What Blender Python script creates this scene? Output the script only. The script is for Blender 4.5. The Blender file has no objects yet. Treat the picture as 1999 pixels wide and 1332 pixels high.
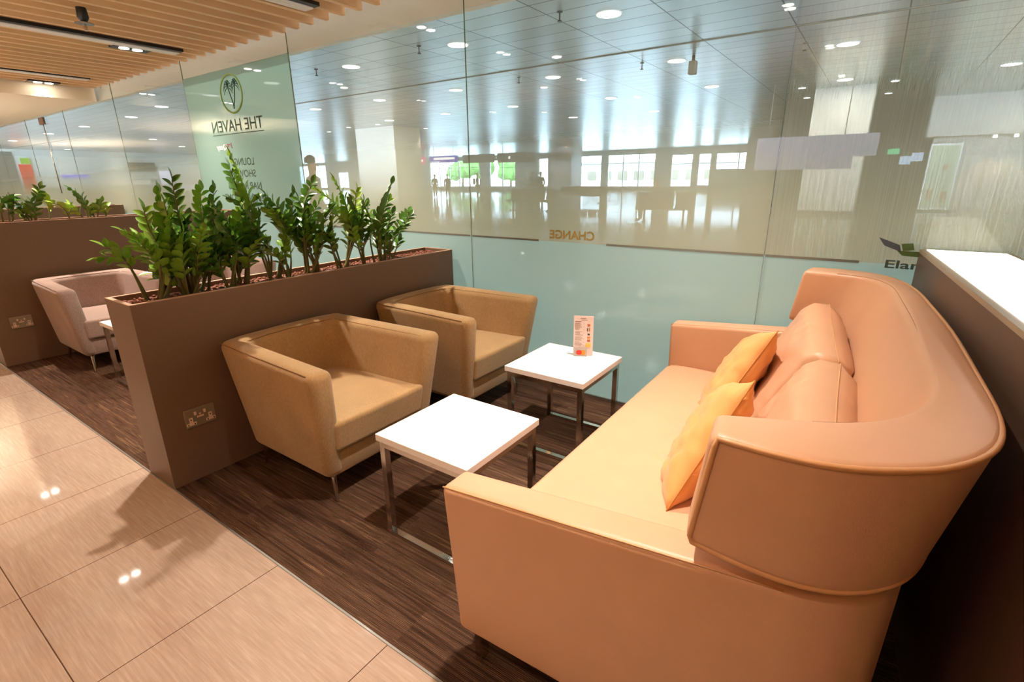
import bpy, bmesh, math, random
from mathutils import Vector, Matrix, Euler, noise
random.seed(7)
PI = math.pi
S = bpy.context.scene
C = S.collection

# ------------------------------------------------------------------ camera, world, exposure
cam = bpy.data.cameras.new('camera'); cam_o = bpy.data.objects.new('camera', cam); C.objects.link(cam_o)
cam.sensor_width = 36.0; cam.lens = 36.0 * 983.17 / 1999.0
cam.clip_start = 0.02; cam.clip_end = 400
Rr = ((0.8200724, 0.57214525, -0.01144856), (0.16663712, -0.25788915, -0.95169599), (-0.5474608, 0.77855186, -0.30682841))
m = Matrix((( Rr[0][0], -Rr[1][0], -Rr[2][0], 0), (Rr[0][1], -Rr[1][1], -Rr[2][1], 0), (Rr[0][2], -Rr[1][2], -Rr[2][2], 1.37), (0, 0, 0, 1)))
cam_o.matrix_world = m
S.camera = cam_o
S.view_settings.view_transform = 'Standard'
try: S.view_settings.look = 'None'
except Exception: pass
S.view_settings.exposure = 0.22
S.view_settings.gamma = 1.0
S.view_settings.use_curve_mapping = False
W = bpy.data.worlds.new('world'); S.world = W; W.use_nodes = True
bg = W.node_tree.nodes['Background']; bg.inputs[0].default_value = (0.60, 0.76, 1.0, 1); bg.inputs[1].default_value = 22

# ------------------------------------------------------------------ node helpers
def new_mat(name):
    mt = bpy.data.materials.new(name); mt.use_nodes = True
    nt = mt.node_tree; nt.nodes.clear()
    out = nt.nodes.new('ShaderNodeOutputMaterial')
    return mt, nt, out
def N(nt, t, **kw):
    n = nt.nodes.new(t)
    for k, v in kw.items():
        if k.startswith('i_'):
            key = k[2:]
            key = int(key) if key.isdigit() else key.replace('_', ' ')
            n.inputs[key].default_value = v
        else: setattr(n, k, v)
    return n
def L(nt, a, b): nt.links.new(a, b)
def coords(nt, scale=(1, 1, 1), rot=(0, 0, 0)):
    tc = N(nt, 'ShaderNodeTexCoord'); mp = N(nt, 'ShaderNodeMapping')
    mp.inputs['Scale'].default_value = scale; mp.inputs['Rotation'].default_value = rot
    L(nt, tc.outputs['Object'], mp.inputs['Vector']); return mp.outputs['Vector']
def ramp(nt, src, stops, interp='LINEAR'):
    r = N(nt, 'ShaderNodeValToRGB'); r.color_ramp.interpolation = interp
    el = r.color_ramp.elements
    while len(el) > 1: el.remove(el[-1])
    for i, (p, c) in enumerate(stops):
        e = el[0] if i == 0 else el.new(p)
        e.position = p; e.color = c if len(c) == 4 else (*c, 1)
    L(nt, src, r.inputs[0]); return r.outputs[0]
def lin(r, g, b):
    f = lambda v: ((v / 255 + .055) / 1.055) ** 2.4 if v > 10 else v / 255 / 12.92
    return (f(r), f(g), f(b), 1)
def plain(name, col, rough=.5, metal=0, spec=.5, coat=0, noise_amt=0, nscale=30, bump=0, bscale=200, sheen=0, trans=0, stretch=(1, 1, 1)):
    mt, nt, out = new_mat(name)
    p = N(nt, 'ShaderNodeBsdfPrincipled')
    p.inputs['Base Color'].default_value = col; p.inputs['Roughness'].default_value = rough
    p.inputs['Metallic'].default_value = metal; p.inputs['Specular IOR Level'].default_value = spec
    p.inputs['Coat Weight'].default_value = coat; p.inputs['Coat Roughness'].default_value = .08
    p.inputs['Sheen Weight'].default_value = sheen
    L(nt, p.outputs[0], out.inputs[0])
    if noise_amt or bump: v = coords(nt, stretch)
    if noise_amt:
        n = N(nt, 'ShaderNodeTexNoise'); n.inputs['Scale'].default_value = nscale; n.inputs['Detail'].default_value = 4
        L(nt, v, n.inputs['Vector'])
        a = tuple(c * (1 - noise_amt) for c in col[:3]); b = tuple(min(1, c * (1 + noise_amt)) for c in col[:3])
        L(nt, ramp(nt, n.outputs[0], [(.25, a), (.75, b)]), p.inputs['Base Color'])
    if bump:
        n2 = N(nt, 'ShaderNodeTexNoise'); n2.inputs['Scale'].default_value = bscale; n2.inputs['Detail'].default_value = 3
        L(nt, v, n2.inputs['Vector'])
        bp = N(nt, 'ShaderNodeBump'); bp.inputs['Strength'].default_value = bump; bp.inputs['Distance'].default_value = .002
        L(nt, n2.outputs[0], bp.inputs['Height']); L(nt, bp.outputs[0], p.inputs['Normal'])
    return mt
def emit(name, col, s):
    mt, nt, out = new_mat(name)
    e = N(nt, 'ShaderNodeEmission'); e.inputs[0].default_value = col; e.inputs[1].default_value = s
    L(nt, e.outputs[0], out.inputs[0]); return mt

# ------------------------------------------------------------------ lamps (recessed downlights, the hall's round downlights, and added fill lamps)
WARM = (1.0, .87, .76)
LAMP_ROWS = (1.05, 2.22)
LAMP_COLS = (-.74, -3.18, -5.92, -8.75)
LAMP_POWER = 142
LAMP_SPOTS = [(-.74, 1.05), (-.74, 2.22), (-3.16, 1.17), (-3.16, 2.22), (-5.70, 1.17), (-5.70, 2.23), (-8.30, 1.17), (-8.30, 2.25)] + [(x, y) for x in (-.6, -3.2, -5.9) for y in (-.50, -2.3)]
def spot(name, loc, power, col, ang=2.0, blend=.8, rad=.035):
    l = bpy.data.lights.new(name, 'SPOT'); l.energy = power; l.color = col; l.spot_size = ang; l.spot_blend = blend; l.shadow_soft_size = rad
    o = bpy.data.objects.new(name, l); o.location = loc; C.objects.link(o); return o
for (x, y) in LAMP_SPOTS:
    for d in (0,):
        spot('lounge_lamp_and_fill_light', (x, y + d, 2.505), 1.55 * LAMP_POWER * ((1 if x > -1 else 1.1) if y > 0 else (.24 if x > -1 else .08)), WARM, math.radians((82 if x > -1 else 108) if y > 0 else 100), 1.0 if y > 0 else .7, .022)
for (x, y) in ((-11.2, 1.2), (-14.2, 1.2), (-17.4, 1.2), (-21.0, 1.2)):  # off-view fill spots without fixtures, added to brighten the left end
    spot('lounge_lamp_and_fill_light', (x, y, 2.36), LAMP_POWER * 1.6, WARM, math.radians(110), 1.0, .03)
HALL_H = 4.2
HALL_LAMPS = [(-4.55, 9.65), (-8.15, 9.65), (-11.8, 9.65), (-.95, 9.65), (-15.5, 9.65), (-4.8, 14.3), (-8.4, 14.2), (-12.07, 14.1), (-15.7, 14.0), (-1.13, 15.0),
              (-8.78, 19.1), (-12.9, 18.6), (-16.6, 18.6), (-1.44, 20.3), (2.4, 20.5), (-5.1, 18.9), (-12.85, 23.7), (-8.9, 24.0), (2.1, 31.5), (-19.6, 14.0), (-20.5, 18.8), (2.6, 14.9), (-19.2, 9.65), (-23.4, 9.8), (-28.0, 10.4), (-34.3, 10.5), (-40.5, 10.6), (-48.6, 10.7), (-49.4, 13.6), (-41.0, 16.2), (-47.5, 20.8), (-57.5, 16.0)]
for i, (x, y) in enumerate(HALL_LAMPS):
    l = bpy.data.lights.new('hall_lamp_and_fill_light', 'AREA'); l.shape = 'DISK'; l.size = .42; l.energy = 74; l.color = (1, 1, .93)
    o = bpy.data.objects.new('hall_lamp_and_fill_light', l); o.location = (x, y, HALL_H - .03); C.objects.link(o)

for (x, y) in ((-57.0, 7.0), (-57.0, 26.0), (-57.0, 34.0), (-28.5, 14.5), (-20.0, 5.5), (-12.0, 5.0), (-5.0, 5.0), (2.0, 8.5), (5.0, 20.0), (5.0, 25.0), (-33.0, 30.0), (-22.0, 33.0), (-10.0, 34.0)):  # extra fill lamps without fixtures, added to brighten the hall
    l = bpy.data.lights.new('hall_lamp_and_fill_light', 'AREA'); l.shape = 'DISK'; l.size = .42; l.energy = 105; l.color = (1, 1, .93)
    o = bpy.data.objects.new('hall_lamp_and_fill_light', l); o.location = (x, y, HALL_H - .03); C.objects.link(o)
# unseen fill uplights, added to brighten the slats, fascia and plaster ceiling
for (x, y) in ((-.5, -1.0), (-3.6, -1.0), (-6.8, -1.0), (-10.3, .2), (-17.0, .2)):
    l = bpy.data.lights.new('fill_uplight', 'AREA'); l.shape = 'RECTANGLE'; l.size = 2.6; l.size_y = .25; l.energy = 46 if x > -8 else 150; l.color = (1, .90, .78)
    o = bpy.data.objects.new('fill_uplight', l); o.location = (x, y, 1.55); o.rotation_euler = (PI, 0, 0); C.objects.link(o)

# ------------------------------------------------------------------ object helpers
def link(name, bm, mats, parent=None, smooth=False, recalc=True):
    if recalc: bmesh.ops.recalc_face_normals(bm, faces=bm.faces)
    me = bpy.data.meshes.new(name); bm.to_mesh(me); bm.free()
    if not isinstance(mats, (list, tuple)): mats = [mats]
    for mm in mats: me.materials.append(mm)
    if smooth is True:
        me.shade_smooth()
    elif smooth:
        me.shade_smooth(); me.set_sharp_from_angle(angle=math.radians(smooth))
    o = bpy.data.objects.new(name, me); C.objects.link(o)
    if parent is not None: o.parent = parent
    return o
def thing(name, label, cat, loc=(0, 0, 0), rotz=0, group=None):
    o = bpy.data.objects.new(name, None); o.empty_display_size = .1; C.objects.link(o)
    o.location = loc; o.rotation_euler = (0, 0, rotz); tag(o, label, cat, group); return o
def tag(o, label, cat, group=None):
    o['label'] = label; o['category'] = cat
    if group: o['group'] = group
    return o
def struct(name, bm, mats, smooth=False):
    o = link(name, bm, mats, None, smooth); o['kind'] = 'structure'; return o
def dup(root, loc=None, label=None, group=None, rotz=None):
    r = root.copy(); C.objects.link(r)
    if loc is not None: r.location = loc
    if rotz is not None: r.rotation_euler = (0, 0, rotz)
    if label: r['label'] = label
    if group: r['group'] = group
    for ch in list(root.children):
        c = ch.copy(); C.objects.link(c); c.parent = r
        for g in list(ch.children):
            d = g.copy(); C.objects.link(d); d.parent = c
    return r
def bm_new(): return bmesh.new()
def box(bm, x0, x1, y0, y1, z0, z1, mi=0):
    v = [bm.verts.new((x, y, z)) for z in (z0, z1) for (x, y) in ((x0, y0), (x1, y0), (x1, y1), (x0, y1))]
    fs = [(0, 3, 2, 1), (4, 5, 6, 7), (0, 1, 5, 4), (1, 2, 6, 5), (2, 3, 7, 6), (3, 0, 4, 7)]
    out = []
    for f in fs:
        fc = bm.faces.new([v[i] for i in f]); fc.material_index = mi; out.append(fc)
    return out
def prism(bm, bot, top, mi=0):
    b = [bm.verts.new(p) for p in bot]; t = [bm.verts.new(p) for p in top]; n = len(b)
    fs = [bm.faces.new(list(reversed(b))), bm.faces.new(t)]
    for i in range(n): fs.append(bm.faces.new([b[i], b[(i + 1) % n], t[(i + 1) % n], t[i]]))
    for f in fs: f.material_index = mi
    return fs
def bevel(bm, w, seg=3, angle=None):
    es = [e for e in bm.edges if angle is None or (len(e.link_faces) == 2 and e.calc_face_angle(0) > angle)]
    bmesh.ops.bevel(bm, geom=es, offset=w, segments=seg, profile=.5, affect='EDGES', clamp_overlap=True)
def tube(bm, pts, r, n=8, closed=False, mi=0, radii=None):
    pts = [Vector(p) for p in pts]; rings = []
    cnt = len(pts); up = None
    for i, p in enumerate(pts):
        a = pts[(i - 1) % cnt] if (closed or i > 0) else p
        b = pts[(i + 1) % cnt] if (closed or i < cnt - 1) else p
        t = (b - a).normalized()
        if up is None:
            up = Vector((0, 0, 1)) if abs(t.z) < .9 else Vector((1, 0, 0))
        s = t.cross(up)
        if s.length < 1e-4: s = t.orthogonal()
        s.normalize(); u = s.cross(t).normalized(); up = u
        rr = radii[i] if radii else r
        rings.append([bm.verts.new(p + (s * math.cos(2 * PI * k / n) + u * math.sin(2 * PI * k / n)) * rr) for k in range(n)])
    m_ = cnt if closed else cnt - 1
    for i in range(m_):
        A, B = rings[i], rings[(i + 1) % cnt]
        for k in range(n):
            f = bm.faces.new([A[k], A[(k + 1) % n], B[(k + 1) % n], B[k]]); f.material_index = mi
    if not closed:
        for rg in (list(reversed(rings[0])), rings[-1]):
            f = bm.faces.new(rg); f.material_index = mi
def lathe(bm, prof, n=24, mi=0, c=(0, 0, 0)):
    rings = []
    for (r, z) in prof:
        rings.append([bm.verts.new((c[0] + max(r, 1e-4) * math.cos(2 * PI * k / n), c[1] + max(r, 1e-4) * math.sin(2 * PI * k / n), c[2] + z)) for k in range(n)])
    for i in range(len(rings) - 1):
        for k in range(n):
            f = bm.faces.new([rings[i][k], rings[i][(k + 1) % n], rings[i + 1][(k + 1) % n], rings[i + 1][k]]); f.material_index = mi
    f = bm.faces.new(list(reversed(rings[0]))); f.material_index = mi
    f = bm.faces.new(rings[-1]); f.material_index = mi
def crom(pts, sub=4, closed=False):
    pts = [Vector(p) for p in pts]; out = []; n = len(pts)
    rng = n if closed else n - 1
    for i in range(rng):
        if closed: p0, p1, p2, p3 = pts[(i - 1) % n], pts[i], pts[(i + 1) % n], pts[(i + 2) % n]
        else: p0, p1, p2, p3 = pts[max(i - 1, 0)], pts[i], pts[i + 1], pts[min(i + 2, n - 1)]
        for k in range(sub):
            t = k / sub
            out.append(.5 * ((2 * p1) + (-p0 + p2) * t + (2 * p0 - 5 * p1 + 4 * p2 - p3) * t * t + (-p0 + 3 * p1 - 3 * p2 + p3) * t ** 3))
    if not closed: out.append(pts[-1])
    return out

# ------------------------------------------------------------------ materials
def tile_mat():
    mt, nt, out = new_mat('floor_tile')
    p = N(nt, 'ShaderNodeBsdfPrincipled'); L(nt, p.outputs[0], out.inputs[0])
    v = coords(nt)
    nz = N(nt, 'ShaderNodeTexNoise'); nz.inputs['Scale'].default_value = 1; nz.inputs['Detail'].default_value = 6; nz.inputs['Roughness'].default_value = .65
    L(nt, coords(nt, (7, 130, 1)), nz.inputs['Vector'])
    n2 = N(nt, 'ShaderNodeTexNoise'); n2.inputs['Scale'].default_value = 2.2; n2.inputs['Detail'].default_value = 2
    L(nt, coords(nt, (.5, 2.5, 1)), n2.inputs['Vector'])
    c1 = ramp(nt, nz.outputs[0], [(.25, lin(144, 118, 102)), (.5, lin(166, 143, 126)), (.75, lin(190, 172, 155))])
    c2 = ramp(nt, n2.outputs[0], [(.3, lin(164, 138, 118)), (.7, lin(198, 180, 160))])
    mx = N(nt, 'ShaderNodeMixRGB', blend_type='MIX'); mx.inputs[0].default_value = .35; L(nt, c1, mx.inputs[1]); L(nt, c2, mx.inputs[2])
    # grout grid, 0.6 m
    sx = N(nt, 'ShaderNodeSeparateXYZ'); L(nt, v, sx.inputs[0])
    def grid(o, off, per):
        a = N(nt, 'ShaderNodeMath', operation='ADD'); a.inputs[1].default_value = off; L(nt, o, a.inputs[0])
        d = N(nt, 'ShaderNodeMath', operation='DIVIDE'); d.inputs[1].default_value = per; L(nt, a.outputs[0], d.inputs[0])
        f = N(nt, 'ShaderNodeMath', operation='FRACT'); L(nt, d.outputs[0], f.inputs[0])
        s = N(nt, 'ShaderNodeMath', operation='SUBTRACT'); s.inputs[1].default_value = .5; L(nt, f.outputs[0], s.inputs[0])
        b = N(nt, 'ShaderNodeMath', operation='ABSOLUTE'); L(nt, s.outputs[0], b.inputs[0])
        g = N(nt, 'ShaderNodeMath', operation='GREATER_THAN'); g.inputs[1].default_value = .5 - .0016 / per; L(nt, b.outputs[0], g.inputs[0])
        return g.outputs[0]
    gx = grid(sx.outputs[0], 2.213 + 60, .6); gy = grid(sx.outputs[1], -.154 + 60, .6)
    mxm = N(nt, 'ShaderNodeMath', operation='MAXIMUM'); L(nt, gx, mxm.inputs[0]); L(nt, gy, mxm.inputs[1])
    m2 = N(nt, 'ShaderNodeMixRGB'); L(nt, mxm.outputs[0], m2.inputs[0]); L(nt, mx.outputs[0], m2.inputs[1]); m2.inputs[2].default_value = lin(80, 55, 42)
    L(nt, m2.outputs[0], p.inputs['Base Color'])
    p.inputs['Roughness'].default_value = .05; p.inputs['Specular IOR Level'].default_value = .5
    return mt
def carpet_mat():
    mt, nt, out = new_mat('striped_carpet')
    p = N(nt, 'ShaderNodeBsdfPrincipled'); L(nt, p.outputs[0], out.inputs[0])
    a = N(nt, 'ShaderNodeTexNoise'); a.inputs['Scale'].default_value = 1; a.inputs['Detail'].default_value = 3
    # carpet planks, 0.25 x 1 m, each cut from another stretch of the stripes
    bk_ = N(nt, 'ShaderNodeTexBrick'); bk_.offset = .37; bk_.inputs['Scale'].default_value = 1; bk_.inputs['Brick Width'].default_value = 1.0; bk_.inputs['Row Height'].default_value = .25
    bk_.inputs['Mortar Size'].default_value = 0; bk_.inputs['Color1'].default_value = (0, 0, 0, 1); bk_.inputs['Color2'].default_value = (1, 1, 1, 1); L(nt, coords(nt), bk_.inputs['Vector'])
    vm = N(nt, 'ShaderNodeVectorMath', operation='MULTIPLY'); vm.inputs[1].default_value = (0, 0, 9); L(nt, bk_.outputs[0], vm.inputs[0])
    va = N(nt, 'ShaderNodeVectorMath', operation='ADD'); L(nt, coords(nt, (.6, 16, 1)), va.inputs[0]); L(nt, vm.outputs[0], va.inputs[1]); L(nt, va.outputs[0], a.inputs['Vector'])
    b = N(nt, 'ShaderNodeTexNoise'); b.inputs['Scale'].default_value = 1; b.inputs['Detail'].default_value = 2; L(nt, coords(nt, (3.0, 95, 1)), b.inputs['Vector'])
    mx = N(nt, 'ShaderNodeMixRGB'); mx.inputs[0].default_value = .58; L(nt, a.outputs[0], mx.inputs[1]); L(nt, b.outputs[0], mx.inputs[2])
    col = ramp(nt, mx.outputs[0], [(.34, lin(54, 36, 26)), (.45, lin(76, 53, 40)), (.52, lin(98, 72, 55)), (.57, lin(74, 52, 38)), (.62, lin(128, 98, 74)), (.68, lin(92, 66, 50))])
    w = N(nt, 'ShaderNodeTexWave', wave_type='BANDS', bands_direction='Y'); w.inputs['Scale'].default_value = 62; w.inputs['Distortion'].default_value = .6; w.inputs['Detail'].default_value = 1
    L(nt, coords(nt), w.inputs['Vector'])
    sp = N(nt, 'ShaderNodeTexNoise'); sp.inputs['Scale'].default_value = 420; L(nt, coords(nt, (.6, 1, 1)), sp.inputs['Vector'])
    mul = N(nt, 'ShaderNodeMixRGB', blend_type='MULTIPLY'); mul.inputs[0].default_value = 1; L(nt, col, mul.inputs[1])
    L(nt, ramp(nt, w.outputs[0], [(0, (.62, .60, .58)), (.6, (1.15, 1.15, 1.15))]), mul.inputs[2])
    mu2 = N(nt, 'ShaderNodeMixRGB', blend_type='MULTIPLY'); mu2.inputs[0].default_value = .8; L(nt, mul.outputs[0], mu2.inputs[1])
    L(nt, ramp(nt, sp.outputs[0], [(.3, (.6, .6, .6)), (.7, (1.25, 1.25, 1.25))]), mu2.inputs[2])
    L(nt, mu2.outputs[0], p.inputs['Base Color'])
    p.inputs['Roughness'].default_value = .95; p.inputs['Specular IOR Level'].default_value = .1
    bp = N(nt, 'ShaderNodeBump'); bp.inputs['Strength'].default_value = .6; bp.inputs['Distance'].default_value = .003; L(nt, w.outputs[0], bp.inputs['Height']); L(nt, bp.outputs[0], p.inputs['Normal'])
    return mt
def fabric_mat(name, base, dark, light):
    dark = tuple(.5 * (a + b) for a, b in zip(dark, base)); light = tuple(.5 * (a + b) for a, b in zip(light, base))
    mt, nt, out = new_mat(name)
    p = N(nt, 'ShaderNodeBsdfPrincipled'); L(nt, p.outputs[0], out.inputs[0])
    a = N(nt, 'ShaderNodeTexNoise'); a.inputs['Scale'].default_value = 1; a.inputs['Detail'].default_value = 3; L(nt, coords(nt, (260, 260, 60)), a.inputs['Vector'])
    b = N(nt, 'ShaderNodeTexNoise'); b.inputs['Scale'].default_value = 5; b.inputs['Detail'].default_value = 3; L(nt, coords(nt), b.inputs['Vector'])
    c1 = ramp(nt, a.outputs[0], [(.3, dark), (.5, base), (.72, light)])
    mul = N(nt, 'ShaderNodeMixRGB', blend_type='MULTIPLY'); mul.inputs[0].default_value = 1; L(nt, c1, mul.inputs[1])
    L(nt, ramp(nt, b.outputs[0], [(.3, (.88, .88, .86)), (.7, (1.05, 1.04, 1.02))]), mul.inputs[2])
    L(nt, mul.outputs[0], p.inputs['Base Color'])
    p.inputs['Roughness'].default_value = .85; p.inputs['Sheen Weight'].default_value = .25; p.inputs['Specular IOR Level'].default_value = .2
    bp = N(nt, 'ShaderNodeBump'); bp.inputs['Strength'].default_value = .3; bp.inputs['Distance'].default_value = .001; L(nt, a.outputs[0], bp.inputs['Height']); L(nt, bp.outputs[0], p.inputs['Normal'])
    return mt
def outer_fresnel(nt, ior):
    """surface reflection only where the ray meets the pane from the air, so the slab never traps light"""
    fr = N(nt, 'ShaderNodeFresnel'); fr.inputs[0].default_value = ior
    ge = N(nt, 'ShaderNodeNewGeometry')
    iv = N(nt, 'ShaderNodeMath', operation='SUBTRACT'); iv.inputs[0].default_value = 1; L(nt, ge.outputs['Backfacing'], iv.inputs[1])
    mu = N(nt, 'ShaderNodeMath', operation='MULTIPLY'); L(nt, fr.outputs[0], mu.inputs[0]); L(nt, iv.outputs[0], mu.inputs[1]); return mu
def film_mat(name, kind):
    """glass face carrying the frosted film: milky density falls with height; teal below 0.99 m."""
    mt, nt, out = new_mat(name)
    v = coords(nt); sx = N(nt, 'ShaderNodeSeparateXYZ'); L(nt, v, sx.inputs[0])
    mr = N(nt, 'ShaderNodeMapRange'); mr.inputs['From Min'].default_value = .99; mr.inputs['From Max'].default_value = 2.4; L(nt, sx.outputs[2], mr.inputs['Value'])
    g = lambda x: (x, x, x)
    if kind == 'lines': dens = ramp(nt, mr.outputs[0], [(0, g(.97)), (.12, g(.9)), (.3, g(.70)), (.55, g(.42)), (.8, g(.24)), (1, g(.18))])
    elif kind == 'sign': dens = ramp(nt, mr.outputs[0], [(0, g(.97)), (.982, g(.95)), (.988, g(0))])
    else: dens = ramp(nt, mr.outputs[0], [(0, g(.98)), (.09, g(.96)), (.2, g(.88)), (.29, g(.68)), (.45, g(.42)), (.65, g(.22)), (.85, g(.10)), (1, g(.06))])
    # fine printed lines
    if kind == 'lines':
        w = N(nt, 'ShaderNodeTexNoise'); w.inputs['Scale'].default_value = 1; w.inputs['Detail'].default_value = 1; L(nt, coords(nt, (230, 1, .05)), w.inputs['Vector'])
    else:
        w = N(nt, 'ShaderNodeTexWave', wave_type='BANDS', bands_direction='Z'); w.inputs['Scale'].default_value = 60; L(nt, v, w.inputs['Vector'])
    amp = .55 if kind == 'lines' else .10
    wl = N(nt, 'ShaderNodeMath', operation='MULTIPLY_ADD'); wl.inputs[1].default_value = amp; wl.inputs[2].default_value = 1 - amp * .5; L(nt, w.outputs[0] if kind == 'lines' else w.outputs[1], wl.inputs[0])
    dm = N(nt, 'ShaderNodeMath', operation='MULTIPLY', use_clamp=True); L(nt, dens, dm.inputs[0]); L(nt, wl.outputs[0], dm.inputs[1])
    low = N(nt, 'ShaderNodeMath', operation='LESS_THAN'); low.inputs[1].default_value = .99; L(nt, sx.outputs[2], low.inputs[0])
    fd = N(nt, 'ShaderNodeMath', operation='MAXIMUM'); L(nt, dm.outputs[0], fd.inputs[0])
    lowm = N(nt, 'ShaderNodeMath', operation='MULTIPLY'); lowm.inputs[1].default_value = .985; L(nt, low.outputs[0], lowm.inputs[0]); L(nt, lowm.outputs[0], fd.inputs[1])
    teal = lin(174, 202, 194); milky = lin(180, 182, 156) if kind != 'sign' else lin(152, 182, 166)
    cm = N(nt, 'ShaderNodeMixRGB'); L(nt, low.outputs[0], cm.inputs[0]); cm.inputs[1].default_value = milky; cm.inputs[2].default_value = teal
    d = N(nt, 'ShaderNodeBsdfDiffuse'); t = N(nt, 'ShaderNodeBsdfTranslucent'); L(nt, cm.outputs[0], d.inputs[0]); L(nt, cm.outputs[0], t.inputs[0])
    ms = N(nt, 'ShaderNodeMixShader'); ms.inputs[0].default_value = .5; L(nt, d.outputs[0], ms.inputs[1]); L(nt, t.outputs[0], ms.inputs[2])
    tr = N(nt, 'ShaderNodeBsdfTransparent'); tr.inputs[0].default_value = (.90, .95, .92, 1)
    m1 = N(nt, 'ShaderNodeMixShader'); L(nt, fd.outputs[0], m1.inputs[0]); L(nt, tr.outputs[0], m1.inputs[1]); L(nt, ms.outputs[0], m1.inputs[2])
    gl = N(nt, 'ShaderNodeBsdfGlossy'); gl.inputs['Roughness'].default_value = .02
    fr = outer_fresnel(nt, 1.5)
    m2 = N(nt, 'ShaderNodeMixShader'); L(nt, fr.outputs[0], m2.inputs[0]); L(nt, m1.outputs[0], m2.inputs[1]); L(nt, gl.outputs[0], m2.inputs[2])
    L(nt, m2.outputs[0], out.inputs[0]); return mt
def clear_mat():
    mt, nt, out = new_mat('clear_glass')
    tr = N(nt, 'ShaderNodeBsdfTransparent'); tr.inputs[0].default_value = (.97, .99, .98, 1)
    gl = N(nt, 'ShaderNodeBsdfGlossy'); gl.inputs['Roughness'].default_value = .02
    fr = outer_fresnel(nt, 1.25)
    m2 = N(nt, 'ShaderNodeMixShader'); L(nt, fr.outputs[0], m2.inputs[0]); L(nt, tr.outputs[0], m2.inputs[1]); L(nt, gl.outputs[0], m2.inputs[2])
    L(nt, m2.outputs[0], out.inputs[0]); return mt
def hall_ceiling_mat():
    mt, nt, out = new_mat('metal_ceiling_panels')
    p = N(nt, 'ShaderNodeBsdfPrincipled'); L(nt, p.outputs[0], out.inputs[0])
    v = coords(nt)
    br = N(nt, 'ShaderNodeTexBrick'); br.offset = 0; br.squash = 1
    br.inputs['Scale'].default_value = 1; br.inputs['Mortar Size'].default_value = .012; br.inputs['Brick Width'].default_value = 1.8; br.inputs['Row Height'].default_value = .6; br.inputs['Mortar Smooth'].default_value = 0
    mp = N(nt, 'ShaderNodeMapping'); mp.inputs['Location'].default_value = (.08, 0, 0); L(nt, v, mp.inputs['Vector']); L(nt, mp.outputs[0], br.inputs['Vector'])
    br.inputs['Color1'].default_value = lin(182, 186, 184); br.inputs['Color2'].default_value = lin(194, 198, 196); br.inputs['Mortar'].default_value = lin(60, 60, 56)
    L(nt, br.outputs[0], p.inputs['Base Color'])
    p.inputs['Metallic'].default_value = .8; p.inputs['Roughness'].default_value = .30
    return mt
def wood_ceiling_mat():
    return plain('timber_slats', lin(232, 196, 150), .6, noise_amt=.08, nscale=3, stretch=(1, .3, 1))

M = {}
M['tile'] = tile_mat(); M['carpet'] = carpet_mat()
M['tan_fabric'] = fabric_mat('tan_fabric', lin(178, 144, 98), lin(156, 122, 80), lin(196, 164, 120))
M['mauve_fabric'] = fabric_mat('mauve_fabric', lin(160, 134, 122), lin(134, 108, 98), lin(182, 156, 142))
M['leather'] = plain('tan_leather', lin(205, 158, 123), .40, spec=.45, noise_amt=.04, nscale=6, bump=.25, bscale=420)
M['leather_dark'] = plain('seam_thread', lin(150, 104, 66), .6)
M['leather_pipe'] = plain('leather_piping', lin(204, 152, 104), .4)
M['tan_seam'] = plain('fabric_seam', lin(140, 104, 66), .8)
M['yellow_seam'] = plain('yellow_seam', lin(196, 132, 66), .8)
M['yellow'] = plain('yellow_cushion_cloth', lin(226, 158, 92), .75, noise_amt=.05, nscale=8, bump=.3, bscale=500, spec=.25, sheen=.2)
M['laminate'] = plain('brown_laminate', lin(124, 98, 78), .45, noise_amt=.05, nscale=60, stretch=(1, 1, 6), spec=.4)
M['laminate_dark'] = plain('dark_laminate', lin(104, 80, 64), .45, noise_amt=.05, nscale=60, spec=.4)
M['laminate_edge'] = plain('planter_rim', lin(186, 152, 124), .45)
M['white_top'] = plain('white_laminate', lin(246, 240, 236), .3, spec=.5)
M['chrome'] = plain('chrome', (.62, .58, .54, 1), .12, metal=1)
M['soil'] = plain('clay_pebbles', lin(112, 66, 44), .9, noise_amt=.5, nscale=90)
M['pebble'] = plain('clay_pebble', lin(128, 74, 48), .8, noise_amt=.3, nscale=20)
M['stem'] = plain('plant_stem', lin(96, 92, 40), .5)
M['leaf'] = plain('dark_green_leaf', lin(76, 120, 38), .25, spec=.6, noise_amt=.25, nscale=14)
M['leaf_mid'] = plain('green_leaf', lin(116, 160, 46), .25, spec=.6, noise_amt=.25, nscale=14)
M['leaf_new'] = plain('yellow_green_leaf', lin(150, 184, 62), .28, spec=.6, noise_amt=.2, nscale=14)
M['wall'] = plain('cream_paint', lin(236, 214, 190), .7)
M['plaster'] = plain('ceiling_plaster', lin(246, 228, 200), .7)
M['slat'] = wood_ceiling_mat()
M['ceil_back'] = plain('ceiling_void', lin(220, 180, 134), .8)
M['fascia'] = plain('bulkhead_paint', lin(248, 238, 226), .7)
M['black'] = plain('black_metal', lin(20, 18, 18), .4)
M['grey_metal'] = plain('grey_metal', lin(150, 148, 142), .4, metal=.8)
M['glass_edge'] = plain('glass_edge', lin(86, 96, 62), .6, spec=.2)
M['clear'] = clear_mat()
M['lamp'] = emit('lamp_face', (1, .93, .82, 1), 30)
M['hall_lamp'] = emit('hall_lamp_face', (1, .98, .92, 1), 6)
M['hall_floor'] = plain('hall_floor', lin(150, 150, 142), .08, spec=.6)
M['hall_ceil'] = hall_ceiling_mat()
M['hall_wall'] = plain('hall_wall', lin(206, 204, 194), .6)
M['hall_dark'] = plain('hall_dark_panel', lin(120, 112, 98), .6)
M['pillar'] = plain('pillar_cladding', lin(222, 210, 196), .4)
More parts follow.
